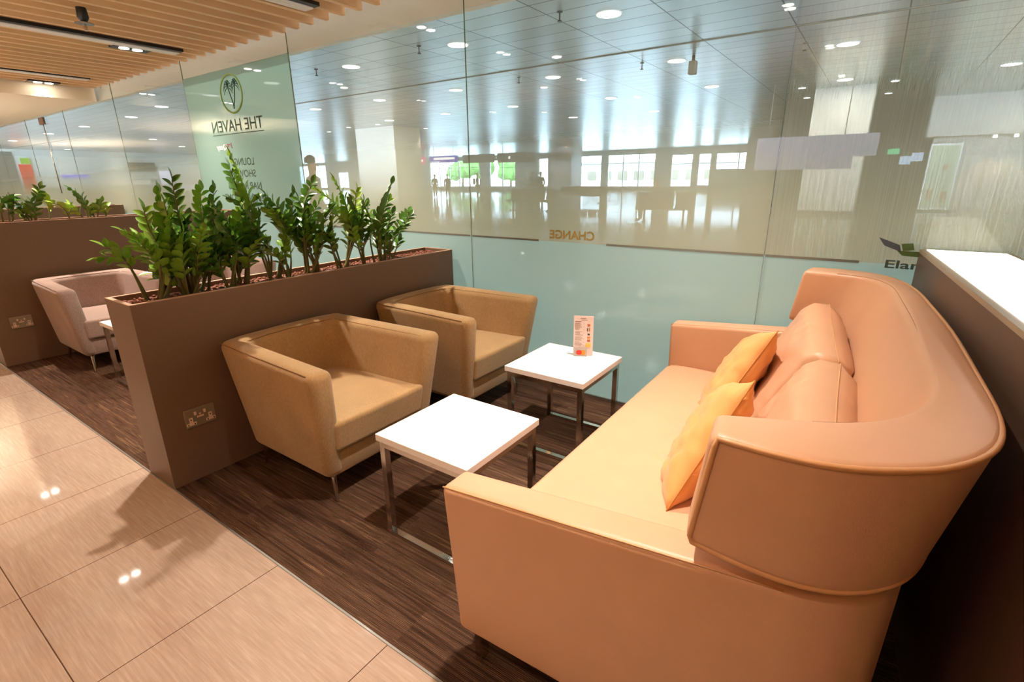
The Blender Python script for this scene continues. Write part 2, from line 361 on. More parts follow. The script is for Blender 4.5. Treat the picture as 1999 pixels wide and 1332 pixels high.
M['lightbox'] = emit('counter_light_panel', (1, .92, .80, 1), 2.6)
M['lightbox_edge'] = plain('counter_rim', lin(176, 160, 138), .4)
M['letter'] = plain('dark_green_lettering', lin(62, 92, 70), .6)
M['ring'] = plain('leaf_green_ring', lin(150, 184, 84), .6)
M['palm'] = plain('palm_green', lin(36, 84, 62), .6)
M['gold'] = plain('gold_lettering', lin(176, 158, 92), .6)
M['red_letter'] = plain('red_lettering', lin(150, 44, 70), .6)
M['white_letter'] = plain('white_lettering', lin(250, 244, 230), .6)
M['orange_letter'] = plain('pale_orange_lettering', lin(214, 178, 150), .6)
M['strip'] = plain('grey_film_strip', lin(120, 126, 118), .5)
M['blue_logo'] = plain('blue_logo', lin(92, 112, 128), .6)
M['green_logo'] = plain('green_logo', lin(104, 142, 88), .6)
M['paper'] = plain('menu_paper', lin(240, 226, 220), .5)
M['ink'] = plain('menu_ink', lin(150, 120, 112), .6)
M['acrylic'] = plain('grey_card', lin(176, 168, 160), .25)
M['red'] = plain('red_disc', lin(214, 40, 30), .5)
M['orange'] = plain('orange_disc', lin(240, 150, 50), .5)
M['food'] = plain('food_picture', lin(196, 104, 60), .5)
M['dark_food'] = plain('dark_food_picture', lin(70, 50, 44), .5)
M['yellow_print'] = plain('yellow_print', lin(244, 200, 90), .5)
M['socket_plate'] = plain('brushed_socket_plate', lin(168, 156, 136), .35, metal=.6)
M['socket_white'] = plain('socket_insert', lin(236, 206, 180), .4)
M['skin'] = plain('skin', lin(190, 140, 110), .6)
M['hair'] = plain('dark_hair', lin(34, 28, 24), .6)
M['cloth_dark'] = plain('dark_clothes', lin(70, 66, 66), .8)
M['cloth_grey'] = plain('grey_clothes', lin(110, 106, 100), .8)
M['trousers'] = plain('dark_trousers', lin(48, 46, 50), .8)
M['seat_black'] = plain('black_seat', lin(58, 54, 50), .5)
M['tree'] = plain('tree_foliage', lin(86, 132, 60), .8, noise_amt=.4, nscale=1.5)
M['bark'] = plain('tree_bark', lin(90, 74, 58), .9)
M['apron'] = plain('pale_paving', lin(190, 196, 192), .8)
M['outbuild'] = plain('pale_building', lin(200, 206, 210), .7)

# ------------------------------------------------------------------ lounge shell
GY = 2.79
bm = bm_new(); box(bm, -26, 3.2, -4.2, .755, -.12, 0); struct('floor', bm, M['tile'])
bm = bm_new(); box(bm, -26, 3.2, .757, GY + .02, -.12, .002); struct('floor.001', bm, M['carpet'])
bm = bm_new(); box(bm, -26, 3.2, .750, .757, -.11, .003); struct('trim_1', bm, M['grey_metal'])
bm = bm_new(); box(bm, -26, 3.2, -4.35, -4.2, -.1, 2.9); struct('wall_back', bm, M['wall'])
bm = bm_new(); box(bm, 3.2, 3.35, -4.35, GY + .3, -.1, 2.9); struct('wall_right', bm, M['wall'])
bm = bm_new(); box(bm, -26.15, -26, -4.35, GY + .3, -.1, 2.9); struct('wall_left', bm, M['wall'])
# slatted ceiling: timber blades running towards the glass, board above
bm = bm_new(); box(bm, -8.42, 3.2, -4.2, GY - .012, 2.66, 2.80, 1)
k = 0; x = -8.33
while x < 3.1:
    box(bm, x, x + .042, -4.2, 2.765, 2.515, 2.662, 0); x += .1885; k += 1
struct('ceiling', bm, [M['slat'], M['ceil_back']])
bm = bm_new(); box(bm, -26, -8.42, -4.2, GY - .012, 2.375, 2.80); struct('ceiling.001', bm, M['plaster'])
# bulkhead behind the top of the glass
bm = bm_new(); box(bm, -27, 4.5, GY + .03, GY + .09, 2.385, HALL_H); struct('wall_bulkhead', bm, M['fascia'])

# ------------------------------------------------------------------ glass partition (panes)
FILM = {k: film_mat('frosted_film_' + k, k) for k in ('plain', 'lines', 'sign')}
edges_x = [-26.0, -23.0, -20.0, -17.35, -15.47, -13.59, -11.7, -9.83, -7.95, -6.07, -4.19, -2.30, -.415, 1.47, 3.2]
panes = []
for i in range(len(edges_x) - 1):
    x0, x1 = edges_x[i] + .0015, edges_x[i + 1] - .0015
    kind = 'sign' if i == 9 else ('lines' if i >= 12 else 'plain')
    bm = bm_new(); fs = box(bm, x0, x1, GY, GY + .008, .012, 2.60, 1)
    for f in fs:
        f.normal_update()
        n = f.normal
        if n.y < -.5: f.material_index = 0
        elif abs(n.x) > .5: f.material_index = 2
    p = struct('window_%d' % (i + 1), bm, [FILM[kind], M['clear'], M['glass_edge']])
    panes.append(p)
panes = panes[5:]
bm = bm_new(); box(bm, -26, 3.2, GY - .012, GY + .024, .0, .014); struct('trim_2', bm, M['grey_metal'])

def text_mesh(name, txt, mat, parent, cx, cz, w, h, y, mirror=True, thick=.0008, bold=0):
    cu = bpy.data.curves.new('tmp_text', 'FONT'); cu.body = txt; cu.size = 1; cu.extrude = 0; cu.offset = bold
    to = bpy.data.objects.new('tmp_text', cu); C.objects.link(to)
    bpy.context.view_layer.update()
    dg = bpy.context.evaluated_depsgraph_get()
    me = bpy.data.meshes.new_from_object(to.evaluated_get(dg))
    bpy.data.objects.remove(to)
    xs = [v.co.x for v in me.vertices]; ys = [v.co.y for v in me.vertices]
    ax, bx, ay, by = min(xs), max(xs), min(ys), max(ys)
    for v in me.vertices:
        u = ((v.co.x - ax) / (bx - ax) - .5) * w * (-1 if mirror else 1); t = ((v.co.y - ay) / (by - ay) - .5) * h
        v.co = (cx + u, y, cz + t)
    me.name = name; me.materials.clear(); me.materials.append(mat)
    o = bpy.data.objects.new(name, me); C.objects.link(o); o.parent = parent
    return o
sgn = panes[4]; YF = GY - .002
# round emblem with two palm trees
bm = bm_new()
ring = [(-5.165 + .19 * math.cos(a), YF, 2.165 + .165 * math.sin(a)) for a in [2 * PI * i / 48 for i in range(48)]]
tube(bm, ring, .008, 6, closed=True); o = link('emblem_ring', bm, M['ring'], sgn, True); o['label'] = 'green ring around two palm trees'
bm = bm_new()
for (bx_, tx, tz, s) in ((-5.15, -5.215, 2.225, 1), (-5.16, -5.085, 2.235, .85)):
    tube(bm, crom([(bx_, YF, 2.035), ((bx_ + tx) / 2 + .006, YF, 2.13), (tx, YF, tz)], 4), .0045, 5)
    for k in range(9):
        a = PI * (-.12 + 1.24 * k / 8); r = .088 * s
        ex, ez = math.cos(a) * r, math.sin(a) * r * .7 - .012
        tube(bm, crom([(tx, YF, tz), (tx + ex * .55, YF, tz + ez + .012), (tx + ex, YF, tz + ez - .028)], 3), .004, 4, radii=[.002, .003, .004, .0045, .0035, .002, .001][:7])
link('emblem_palms', bm, M['palm'], sgn)
text_mesh('lettering', 'THE HAVEN', M['letter'], sgn, -5.17, 1.893, .93, .105, YF, bold=.006)
bm = bm_new(); box(bm, -5.645, -4.705, YF - .0005, YF + .0005, 1.815, 1.822); link('underline', bm, M['letter'], sgn)
text_mesh('lettering', 'Quay', M['white_letter'], sgn, -5.515, 1.70, .20, .066, YF, bold=.03)
text_mesh('lettering', 'Jet', M['red_letter'], sgn, -5.355, 1.715, .10, .052, YF, bold=.03)
for t, (z, w, cx) in {'LOUNGE': (1.56, .42, -5.17), 'SHOWERS': (1.45, .50, -5.21), 'NAP ROOMS': (1.335, .62, -5.20), 'MEETING ROOMS': (1.22, .82, -5.21)}.items():
    text_mesh('lettering', t, M['letter'], sgn, cx, z, w, .068, YF, bold=.012)
# gold CHANGE lettering and grey strip along the top of the teal band
text_mesh('gold_lettering', 'CHANGE', M['gold'], panes[6], -1.505, 1.035, .31, .055, YF, bold=.03)
for (pn, a, b) in ((5, -4.0, -2.31), (6, -2.29, -1.74), (6, -1.27, -.42), (7, -.41, -.02)):
    bm = bm_new(); box(bm, a, b, YF - .0003, YF + .0004, .985, .997); link('film_strip', bm, M['strip'], panes[pn])
text_mesh('shop_lettering', 'Elari', plain('grey_green_lettering', lin(92, 114, 106), .6), panes[7], .145, .990, .135, .036, YF, mirror=False, bold=.02)
bm = bm_new()
prism(bm, [(.035, YF - .0004, 1.105), (.115, YF - .0004, 1.075), (.125, YF - .0004, 1.045), (.06, YF - .0004, 1.07)], [(.035, YF + .0004, 1.105), (.115, YF + .0004, 1.075), (.125, YF + .0004, 1.045), (.06, YF + .0004, 1.07)])
link('blue_wing_logo', bm, M['blue_logo'], panes[7])
bm = bm_new()
for (a, b, c_, d) in (((.11, 1.05), (.19, 1.05), (.22, 1.025), (.13, 1.03)), ((.12, 1.08), (.16, 1.085), (.17, 1.055), (.13, 1.05))):
    q = [a, b, c_, d]; prism(bm, [(u, YF - .0004, w_) for u, w_ in q], [(u, YF + .0004, w_) for u, w_ in q])
link('green_leaf_logo', bm, M['green_logo'], panes[7])
# door fitting and pull bar on the far left glass door
t = thing('door_fitting', 'small brown metal patch fitting clamping the far left glass door at its top edge', 'door fitting', (-10.77, GY, 2.33))
bm = bm_new(); box(bm, -.11, .11, -.03, -.001, -.08, .02); bevel(bm, .004, 2); link('clamp_plate', bm, M['laminate_dark'], t)
bm = bm_new(); tube(bm, [(.02, -.012, -.08), (.02, -.012, -1.1)], .009, 8); link('pull_bar', bm, M['chrome'], t, True)

# ------------------------------------------------------------------ ceiling fixtures in the lounge
def downlight(x, y, label):
    t = thing('recessed_downlight', label, 'ceiling light', (x, y, 2.515), 0, 'recessed twin downlights in the slatted ceiling')
    bm = bm_new(); box(bm, -.062, .062, -.145, .145, -.004, .06); link('housing', bm, M['black'], t)
    for d in (-.052, .052):
        bm = bm_new(); lathe(bm, [(.034, -.008), (.038, -.006), (.038, -.004)], 20, c=(0, d, 0)); link('lamp_lens', bm, M['lamp'], t)
    return t
names = {(-5.70, 2.23): 'twin downlight with two lit lenses in the slatted ceiling, nearer of two by the glass',
         (-8.30, 2.25): 'twin downlight with two lit lenses at the far left end of the slatted ceiling'}
for (x, y) in LAMP_SPOTS:
    if (x, y) in names: downlight(x, y, names[(x, y)])
    else:
        col = {-.74: 'over the leather sofa seat', -.6: 'over the tiles before the sofa', -3.2: 'over the tiles before the planter', -3.16: 'over the gap left of the planter', -5.70: 'over the tall planter', -5.9: 'over the tall planter', -8.30: 'at the far left'}[x]
        row = {1.05: 'in the middle ceiling row', 1.17: 'in the middle ceiling row', 2.22: 'in the row near the glass', 2.23: 'near the glass', 2.25: 'near the glass', -.50: 'in the first row over the tiles', -2.3: 'in the row nearest the back wall'}[y]
        downlight(x, y, 'twin recessed downlight %s, %s' % (col, row))
def diffuser(x, y0, y1, label, w=.15):
    t = thing('air_diffuser', label, 'air vent', (x, 0, 2.512), 0, 'slot air diffusers between the ceiling slats')
    bm = bm_new(); box(bm, -w / 2, w / 2, y0, y1, -.004, .02); link('slot_recess', bm, M['black'], t)
    bm = bm_new()
    for k in (0, 1, 2): box(bm, -w / 2 - .004 + k * .034, -w / 2 + .024 + k * .034, y0 + .01, y1 - .01, -.012, -.003)
    link('louvre_blades', bm, M['white_top'], t); return t
diffuser(-5.50, .2, 2.55, 'long white slot air diffuser with black recess, nearer of two in the slats')
diffuser(-7.66, .6, 2.50, 'long slot air diffuser seen as a black line, farther one in the slatted ceiling', .10)
diffuser(-3.42, 1.6, 2.52, 'slot air diffuser end at the top edge of the picture above the planter')
t = thing('ceiling_sprinkler', 'black sprinkler head with a round clear disc hanging from the wooden slats', 'sprinkler', (-4.65, 1.57, 2.51))
bm = bm_new(); lathe(bm, [(.03, .0), (.034, -.06), (.02, -.085)][::-1], 16); link('mount', bm, M['black'], t, 40)
bm = bm_new(); lathe(bm, [(.055, -.098), (.055, -.094)], 24); link('disc', bm, M['grey_metal'], t)
bm = bm_new(); lathe(bm, [(.006, -.14), (.012, -.135), (.01, -.09)], 12); link('nozzle', bm, M['chrome'], t, 40)

# ------------------------------------------------------------------ planters and plants
def planter(x1, y0, y1, w, h, label, soil_drop=.022):
    t = thing('planter_box', label, 'planter', (x1 - w / 2, (y0 + y1) / 2, 0), 0)
    hx, hy, th = w / 2, (y1 - y0) / 2, .018
    bm = bm_new()
    box(bm, -hx, -hx + th, -hy, hy, .004, h); box(bm, hx - th, hx, -hy, hy, .004, h)
    box(bm, -hx + th, hx - th, -hy, -hy + th, .004, h); box(bm, -hx + th, hx - th, hy - th, hy, .004, h)
    box(bm, -hx + th, hx - th, -hy + th, hy - th, .004, .02)
    link('box', bm, M['laminate'], t)
    bm = bm_new(); e = .0012
    for a in ((-hx - e, -hx + th, -hy - e, hy), (hx - th, hx + e, -hy - e, hy), (-hx + th, hx - th, -hy - e, -hy + th), (-hx + th, hx - th, hy - th, hy)):
        box(bm, a[0], a[1], a[2], a[3], h - .0005, h + .0025)
    link('rim', bm, M['laminate_edge'], t)
    bm = bm_new(); box(bm, -hx + th, hx - th, -hy + th, hy - th, h - .10, h - soil_drop)
    link('soil', bm, M['soil'], t)
    bm = bm_new(); rnd = random.Random(int(-x1 * 100))
    for k in range(900 if w < .3 and h < 1 else 500):
        px, py = rnd.uniform(-hx + th + .008, hx - th - .008), rnd.uniform(-hy + th + .01, hy - th - .01); r = rnd.uniform(.005, .010)
        bmesh.ops.create_icosphere(bm, subdivisions=1, radius=r, matrix=Matrix.Translation((px, py, h - soil_drop + r * .4)) @ Matrix.Diagonal((1, rnd.uniform(.7, 1.2), .7, 1)))
    o = link('clay_pebbles', bm, M['pebble'], t, True); o['kind'] = 'stuff'
    return t
planter(-2.466, .755, 2.765, .272, .885, 'brown laminate partition planter with a power socket, directly behind the two tan armchairs')
planter(-5.40, .76, 2.765, .272, 1.095, 'tall brown partition planter behind the mauve armchairs, next to the left edge of the picture')
planter(-8.33, .76, 2.765, .272, 1.095, 'farthest brown planter, mostly hidden behind the plants of the tall planter at the left')

def leaflet(bm, base, dirv, up, ln, wd, mi):
    d = dirv.normalized(); s = d.cross(up)
    if s.length < 1e-3: s = d.orthogonal()
    s.normalize(); n = s.cross(d).normalized()
    prof = [(0, .10), (.18, .62), (.42, 1.0), (.68, .86), (.88, .45), (1, .02)]
    rows = []
    for (t, w_) in prof:
        c = base + d * ln * t - n * ln * .10 * t * t
        hw = wd * .5 * w_
        rows.append([bm.verts.new(c - s * hw + n * hw * .35), bm.verts.new(c), bm.verts.new(c + s * hw + n * hw * .35)])
    for a, b in zip(rows, rows[1:]):
        for k in (0, 1):
            f = bm.faces.new([a[k], a[k + 1], b[k + 1], b[k]]); f.material_index = mi
def frond(parent, path, tone, rnd, ll=.072, lw=.042, start=.38, count=None, r0=.0075):
    """path: local points, base to tip."""
    pts = crom(path, 6); n = len(pts)
    bm = bm_new()
    radii = [r0 * (1 - .78 * (i / (n - 1)) ** .7) for i in range(n)]; radii[0] *= 1.35
    tube(bm, pts, r0, 7, radii=radii)
    st = link('stem', bm, M['stem'], parent, True)
    L_ = sum((pts[i + 1] - pts[i]).length for i in range(n - 1))
    cnt = count or max(5, int(L_ * (1 - start) / .0165))
    bm = bm_new()
    acc = [0]
    for i in range(n - 1): acc.append(acc[-1] + (pts[i + 1] - pts[i]).length)
    side = None
    az = rnd.uniform(0, PI)
    for k in range(cnt):
        t = start + (1 - start) * (k + .5) / cnt; s = t * acc[-1]
        i = max(j for j in range(n - 1) if acc[j] <= s + 1e-9); f = (s - acc[i]) / max(1e-6, acc[i + 1] - acc[i])
        p = pts[i].lerp(pts[i + 1], f); tg = (pts[i + 1] - pts[i]).normalized()
        a = az + rnd.uniform(-.25, .25) + k * .10
        ref = Vector((math.cos(a), math.sin(a), .15)); lat = (ref - tg * ref.dot(tg)).normalized() * (1 if k % 2 else -1)
        d = (lat * 1.0 + tg * rnd.uniform(.6, 1.3) + Vector((0, 0, .12))).normalized()
        up = tg.cross(lat) if k % 2 else -tg.cross(lat)
        up = (up + Vector((0, 0, 1.0)) + lat * -.3).normalized()
        sc = (1 - .35 * max(0, (t - .6) / .4)) * rnd.uniform(.85, 1.12) * (.75 if k < 2 else 1)
        leaflet(bm, p, d, up, ll * sc, lw * sc, 0)
    leaflet(bm, pts[-1] - (pts[-1] - pts[-2]) * .2, (pts[-1] - pts[-2]).normalized(), Vector((.3, .3, 1)), ll * .8, lw * .7, 0)
    link('leaflets', bm, M[tone], st, True, recalc=False)
    return st
def plant(y, label, fronds, x=-2.60, z=.865, seed=1, ll=.074):
    t = thing('leafy_plant', label, 'plant', (x, y, z), 0, None)
    rnd = random.Random(seed)
    for (tone, start, pts) in fronds:
        frond(t, [Vector((px - x, py - y, pz - z)) for (px, py, pz) in pts], tone, rnd, ll=ll, start=start * .88)
    return t
#PLANTS#
plant(0.877, 'small sparse green plant at the near end of the planter, leaning left', [('leaf_mid', 0.55, [(-2.632, 0.884, 0.86), (-2.645, 0.856, 0.991), (-2.658, 0.832, 1.065), (-2.671, 0.784, 1.112)]), ('leaf_mid', 0.62, [(-2.612, 0.87, 0.86), (-2.624, 0.843, 1.015), (-2.635, 0.813, 1.061), (-2.647, 0.76, 1.067)])], seed=1)
plant(0.924, 'dense low green plant near the front corner, with large leaves', [('leaf_mid', 0.25, [(-2.652, 0.932, 0.86), (-2.655, 0.959, 0.966), (-2.659, 0.951, 1.082), (-2.662, 0.958, 1.146)]), ('leaf_mid', 0.45, [(-2.55, 0.904, 0.86), (-2.54, 0.921, 1.023), (-2.53, 0.889, 1.121), (-2.52, 0.821, 1.177)]), ('leaf_new', 0.4, [(-2.568, 0.914, 0.86), (-2.577, 0.963, 0.939), (-2.587, 0.96, 0.98), (-2.596, 0.914, 0.986)]), ('leaf_mid', 0.3, [(-2.596, 0.925, 0.86), (-2.603, 0.958, 0.971), (-2.61, 0.991, 1.048), (-2.618, 1.014, 1.111)]), ('leaf_mid', 0.3, [(-2.639, 0.945, 0.86), (-2.652, 1.007, 0.967), (-2.666, 1.004, 1.076), (-2.679, 0.987, 1.151)]), ('leaf_mid', 0.225, [(-2.652, 0.938, 0.86), (-2.633, 0.973, 0.958), (-2.615, 0.987, 1.066), (-2.596, 1.02, 1.125)]), ('leaf_mid', 0.405, [(-2.55, 0.898, 0.86), (-2.54, 0.931, 0.994), (-2.529, 0.902, 1.074), (-2.519, 0.861, 1.12)]), ('leaf_mid', 0.36000000000000004, [(-2.568, 0.919, 0.86), (-2.591, 0.969, 0.917), (-2.614, 0.983, 0.946), (-2.637, 0.947, 0.95)]), ('leaf_mid', 0.27, [(-2.596, 0.916, 0.86), (-2.636, 0.979, 0.94), (-2.676, 1.025, 0.995), (-2.717, 1.072, 1.041)]), ('leaf_mid', 0.27, [(-2.639, 0.953, 0.86), (-2.683, 1.02, 0.931), (-2.728, 1.024, 1.004), (-2.773, 1.012, 1.054)])], seed=2)
plant(1.063, 'tall bushy green plant left of the tallest stem, with several dense fronds', [('leaf_mid', 0.35, [(-2.57, 1.013, 0.86), (-2.576, 0.982, 1.035), (-2.582, 0.994, 1.194), (-2.588, 1.002, 1.325)]), ('leaf', 0.42, [(-2.593, 1.061, 0.86), (-2.579, 1.061, 1.042), (-2.566, 1.053, 1.262), (-2.553, 1.049, 1.381)]), ('leaf_mid', 0.4, [(-2.648, 1.083, 0.86), (-2.662, 1.133, 1.061), (-2.677, 1.19, 1.193), (-2.692, 1.223, 1.331)]), ('leaf', 0.4, [(-2.633, 1.111, 0.86), (-2.624, 1.167, 1.025), (-2.615, 1.215, 1.168), (-2.606, 1.241, 1.327)]), ('leaf_mid', 0.35, [(-2.586, 1.016, 0.86), (-2.595, 0.993, 1.016), (-2.604, 0.945, 1.158), (-2.612, 0.937, 1.255)]), ('leaf', 0.35, [(-2.62, 1.106, 0.86), (-2.631, 1.161, 0.972), (-2.642, 1.232, 1.051), (-2.653, 1.273, 1.126)]), ('leaf_mid', 0.3, [(-2.605, 1.05, 0.86), (-2.62, 1.051, 1.023), (-2.635, 1.043, 1.106), (-2.651, 1.084, 1.201)]), ('leaf', 0.3, [(-2.576, 1.07, 0.86), (-2.563, 1.071, 1.008), (-2.55, 1.069, 1.109), (-2.537, 1.062, 1.183)]), ('leaf_mid', 0.35, [(-2.545, 1.018, 0.86), (-2.538, 0.99, 1.005), (-2.53, 0.977, 1.104), (-2.522, 0.998, 1.227)]), ('leaf_mid', 0.3, [(-2.545, 1.041, 0.86), (-2.561, 1.098, 0.987), (-2.577, 1.128, 1.067), (-2.593, 1.118, 1.143)]), ('leaf', 0.4, [(-2.625, 1.142, 0.86), (-2.61, 1.156, 0.957), (-2.594, 1.195, 1.023), (-2.579, 1.237, 1.055)]), ('leaf', 0.315, [(-2.57, 1.019, 0.86), (-2.567, 1.005, 0.992), (-2.565, 1.042, 1.112), (-2.562, 1.082, 1.211)]), ('leaf_mid', 0.378, [(-2.593, 1.058, 0.86), (-2.574, 1.039, 1.009), (-2.555, 1.009, 1.189), (-2.537, 0.993, 1.286)]), ('leaf', 0.36000000000000004, [(-2.648, 1.075, 0.86), (-2.632, 1.106, 1.014), (-2.617, 1.159, 1.115), (-2.602, 1.172, 1.22)]), ('leaf', 0.36000000000000004, [(-2.633, 1.102, 0.86), (-2.637, 1.179, 0.992), (-2.641, 1.221, 1.106), (-2.645, 1.266, 1.234)]), ('leaf_mid', 0.315, [(-2.586, 1.014, 0.86), (-2.628, 0.983, 0.969), (-2.671, 0.942, 1.069), (-2.712, 0.927, 1.136)]), ('leaf_mid', 0.315, [(-2.62, 1.111, 0.86), (-2.629, 1.144, 0.931), (-2.638, 1.197, 0.981), (-2.647, 1.225, 1.028)]), ('leaf', 0.27, [(-2.605, 1.053, 0.86), (-2.591, 1.051, 1.014), (-2.577, 1.036, 1.093), (-2.564, 1.066, 1.183)]), ('leaf_mid', 0.27, [(-2.576, 1.063, 0.86), (-2.531, 1.071, 0.997), (-2.486, 1.077, 1.091), (-2.441, 1.083, 1.159)]), ('leaf_mid', 0.315, [(-2.545, 1.013, 0.86), (-2.525, 1.008, 0.975), (-2.503, 1.005, 1.054), (-2.482, 1.018, 1.151)]), ('leaf', 0.27, [(-2.545, 1.034, 0.86), (-2.532, 1.08, 0.967), (-2.52, 1.076, 1.034), (-2.507, 1.026, 1.098)]), ('leaf_mid', 0.36000000000000004, [(-2.625, 1.14, 0.86), (-2.617, 1.16, 0.935), (-2.608, 1.186, 0.986), (-2.6, 1.225, 1.011)])], seed=3)
plant(1.275, 'plant with the tallest stem, rising in the middle in front of the sign panel', [('leaf_mid', 0.45, [(-2.646, 1.271, 0.86), (-2.638, 1.325, 1.077), (-2.631, 1.416, 1.242), (-2.623, 1.396, 1.366), (-2.615, 1.357, 1.496)]), ('leaf', 0.4, [(-2.566, 1.219, 0.86), (-2.553, 1.268, 1.053), (-2.541, 1.256, 1.167), (-2.528, 1.192, 1.268)]), ('leaf', 0.35, [(-2.594, 1.315, 0.86), (-2.581, 1.338, 1.006), (-2.569, 1.379, 1.121), (-2.556, 1.381, 1.223)]), ('leaf_mid', 0.42, [(-2.636, 1.307, 0.86), (-2.63, 1.311, 1.024), (-2.624, 1.343, 1.166), (-2.619, 1.444, 1.277)]), ('leaf', 0.35, [(-2.62, 1.318, 0.86), (-2.607, 1.339, 0.985), (-2.594, 1.321, 1.08), (-2.581, 1.346, 1.159)]), ('leaf', 0.3, [(-2.567, 1.211, 0.86), (-2.568, 1.185, 0.992), (-2.569, 1.173, 1.063), (-2.57, 1.195, 1.129)]), ('leaf_mid', 0.3, [(-2.597, 1.26, 0.86), (-2.613, 1.266, 0.977), (-2.628, 1.264, 1.066), (-2.644, 1.283, 1.126)]), ('leaf', 0.35, [(-2.656, 1.298, 0.86), (-2.653, 1.34, 0.963), (-2.65, 1.421, 1.047), (-2.646, 1.44, 1.111)]), ('leaf', 0.405, [(-2.646, 1.268, 0.86), (-2.658, 1.335, 1.056), (-2.67, 1.426, 1.206), (-2.682, 1.401, 1.318), (-2.693, 1.383, 1.436)]), ('leaf', 0.36000000000000004, [(-2.566, 1.215, 0.86), (-2.532, 1.255, 1.014), (-2.5, 1.241, 1.105), (-2.466, 1.18, 1.186)]), ('leaf', 0.315, [(-2.594, 1.325, 0.86), (-2.591, 1.354, 0.995), (-2.588, 1.419, 1.101), (-2.585, 1.434, 1.195)]), ('leaf_mid', 0.378, [(-2.636, 1.308, 0.86), (-2.657, 1.307, 1.012), (-2.679, 1.334, 1.144), (-2.701, 1.444, 1.246)]), ('leaf_mid', 0.315, [(-2.62, 1.322, 0.86), (-2.578, 1.332, 0.951), (-2.536, 1.322, 1.021), (-2.494, 1.355, 1.079)]), ('leaf', 0.27, [(-2.567, 1.209, 0.86), (-2.567, 1.182, 0.968), (-2.566, 1.171, 1.026), (-2.566, 1.193, 1.08)]), ('leaf_mid', 0.27, [(-2.597, 1.259, 0.86), (-2.583, 1.263, 0.956), (-2.569, 1.237, 1.029), (-2.555, 1.256, 1.078)]), ('leaf', 0.315, [(-2.656, 1.295, 0.86), (-2.633, 1.321, 0.939), (-2.611, 1.37, 1.003), (-2.587, 1.366, 1.052)])], seed=4)
plant(1.504, 'open arching plant right of the tallest stem, with bare curved stems', [('leaf', 0.55, [(-2.579, 1.441, 0.86), (-2.576, 1.405, 1.026), (-2.573, 1.375, 1.139), (-2.57, 1.347, 1.247), (-2.567, 1.307, 1.283)]), ('leaf', 0.45, [(-2.626, 1.509, 0.86), (-2.611, 1.567, 1.073), (-2.596, 1.576, 1.188), (-2.582, 1.486, 1.307)]), ('leaf', 0.55, [(-2.636, 1.51, 0.86), (-2.627, 1.574, 1.091), (-2.617, 1.546, 1.179), (-2.607, 1.466, 1.276)]), ('leaf_mid', 0.62, [(-2.579, 1.551, 0.86), (-2.56, 1.561, 0.97), (-2.541, 1.551, 1.05)]), ('leaf', 0.55, [(-2.651, 1.482, 0.86), (-2.646, 1.5, 0.99), (-2.641, 1.485, 1.07), (-2.636, 1.458, 1.101)]), ('leaf_mid', 0.6, [(-2.551, 1.524, 0.86), (-2.56, 1.532, 0.993), (-2.569, 1.546, 1.077)]), ('leaf', 0.49500000000000005, [(-2.579, 1.441, 0.86), (-2.57, 1.428, 0.972), (-2.562, 1.402, 1.049), (-2.553, 1.396, 1.122), (-2.545, 1.383, 1.147)]), ('leaf_mid', 0.405, [(-2.626, 1.518, 0.86), (-2.606, 1.572, 1.033), (-2.585, 1.585, 1.127), (-2.566, 1.477, 1.223)]), ('leaf_mid', 0.49500000000000005, [(-2.636, 1.506, 0.86), (-2.603, 1.59, 1.06), (-2.569, 1.558, 1.136), (-2.535, 1.489, 1.22)]), ('leaf_mid', 0.558, [(-2.579, 1.554, 0.86), (-2.579, 1.546, 0.939), (-2.578, 1.51, 0.997)]), ('leaf_mid', 0.49500000000000005, [(-2.651, 1.484, 0.86), (-2.65, 1.484, 0.982), (-2.65, 1.47, 1.057), (-2.649, 1.423, 1.087)]), ('leaf_mid', 0.54, [(-2.551, 1.523, 0.86), (-2.559, 1.498, 0.96), (-2.567, 1.463, 1.022)])], seed=5)
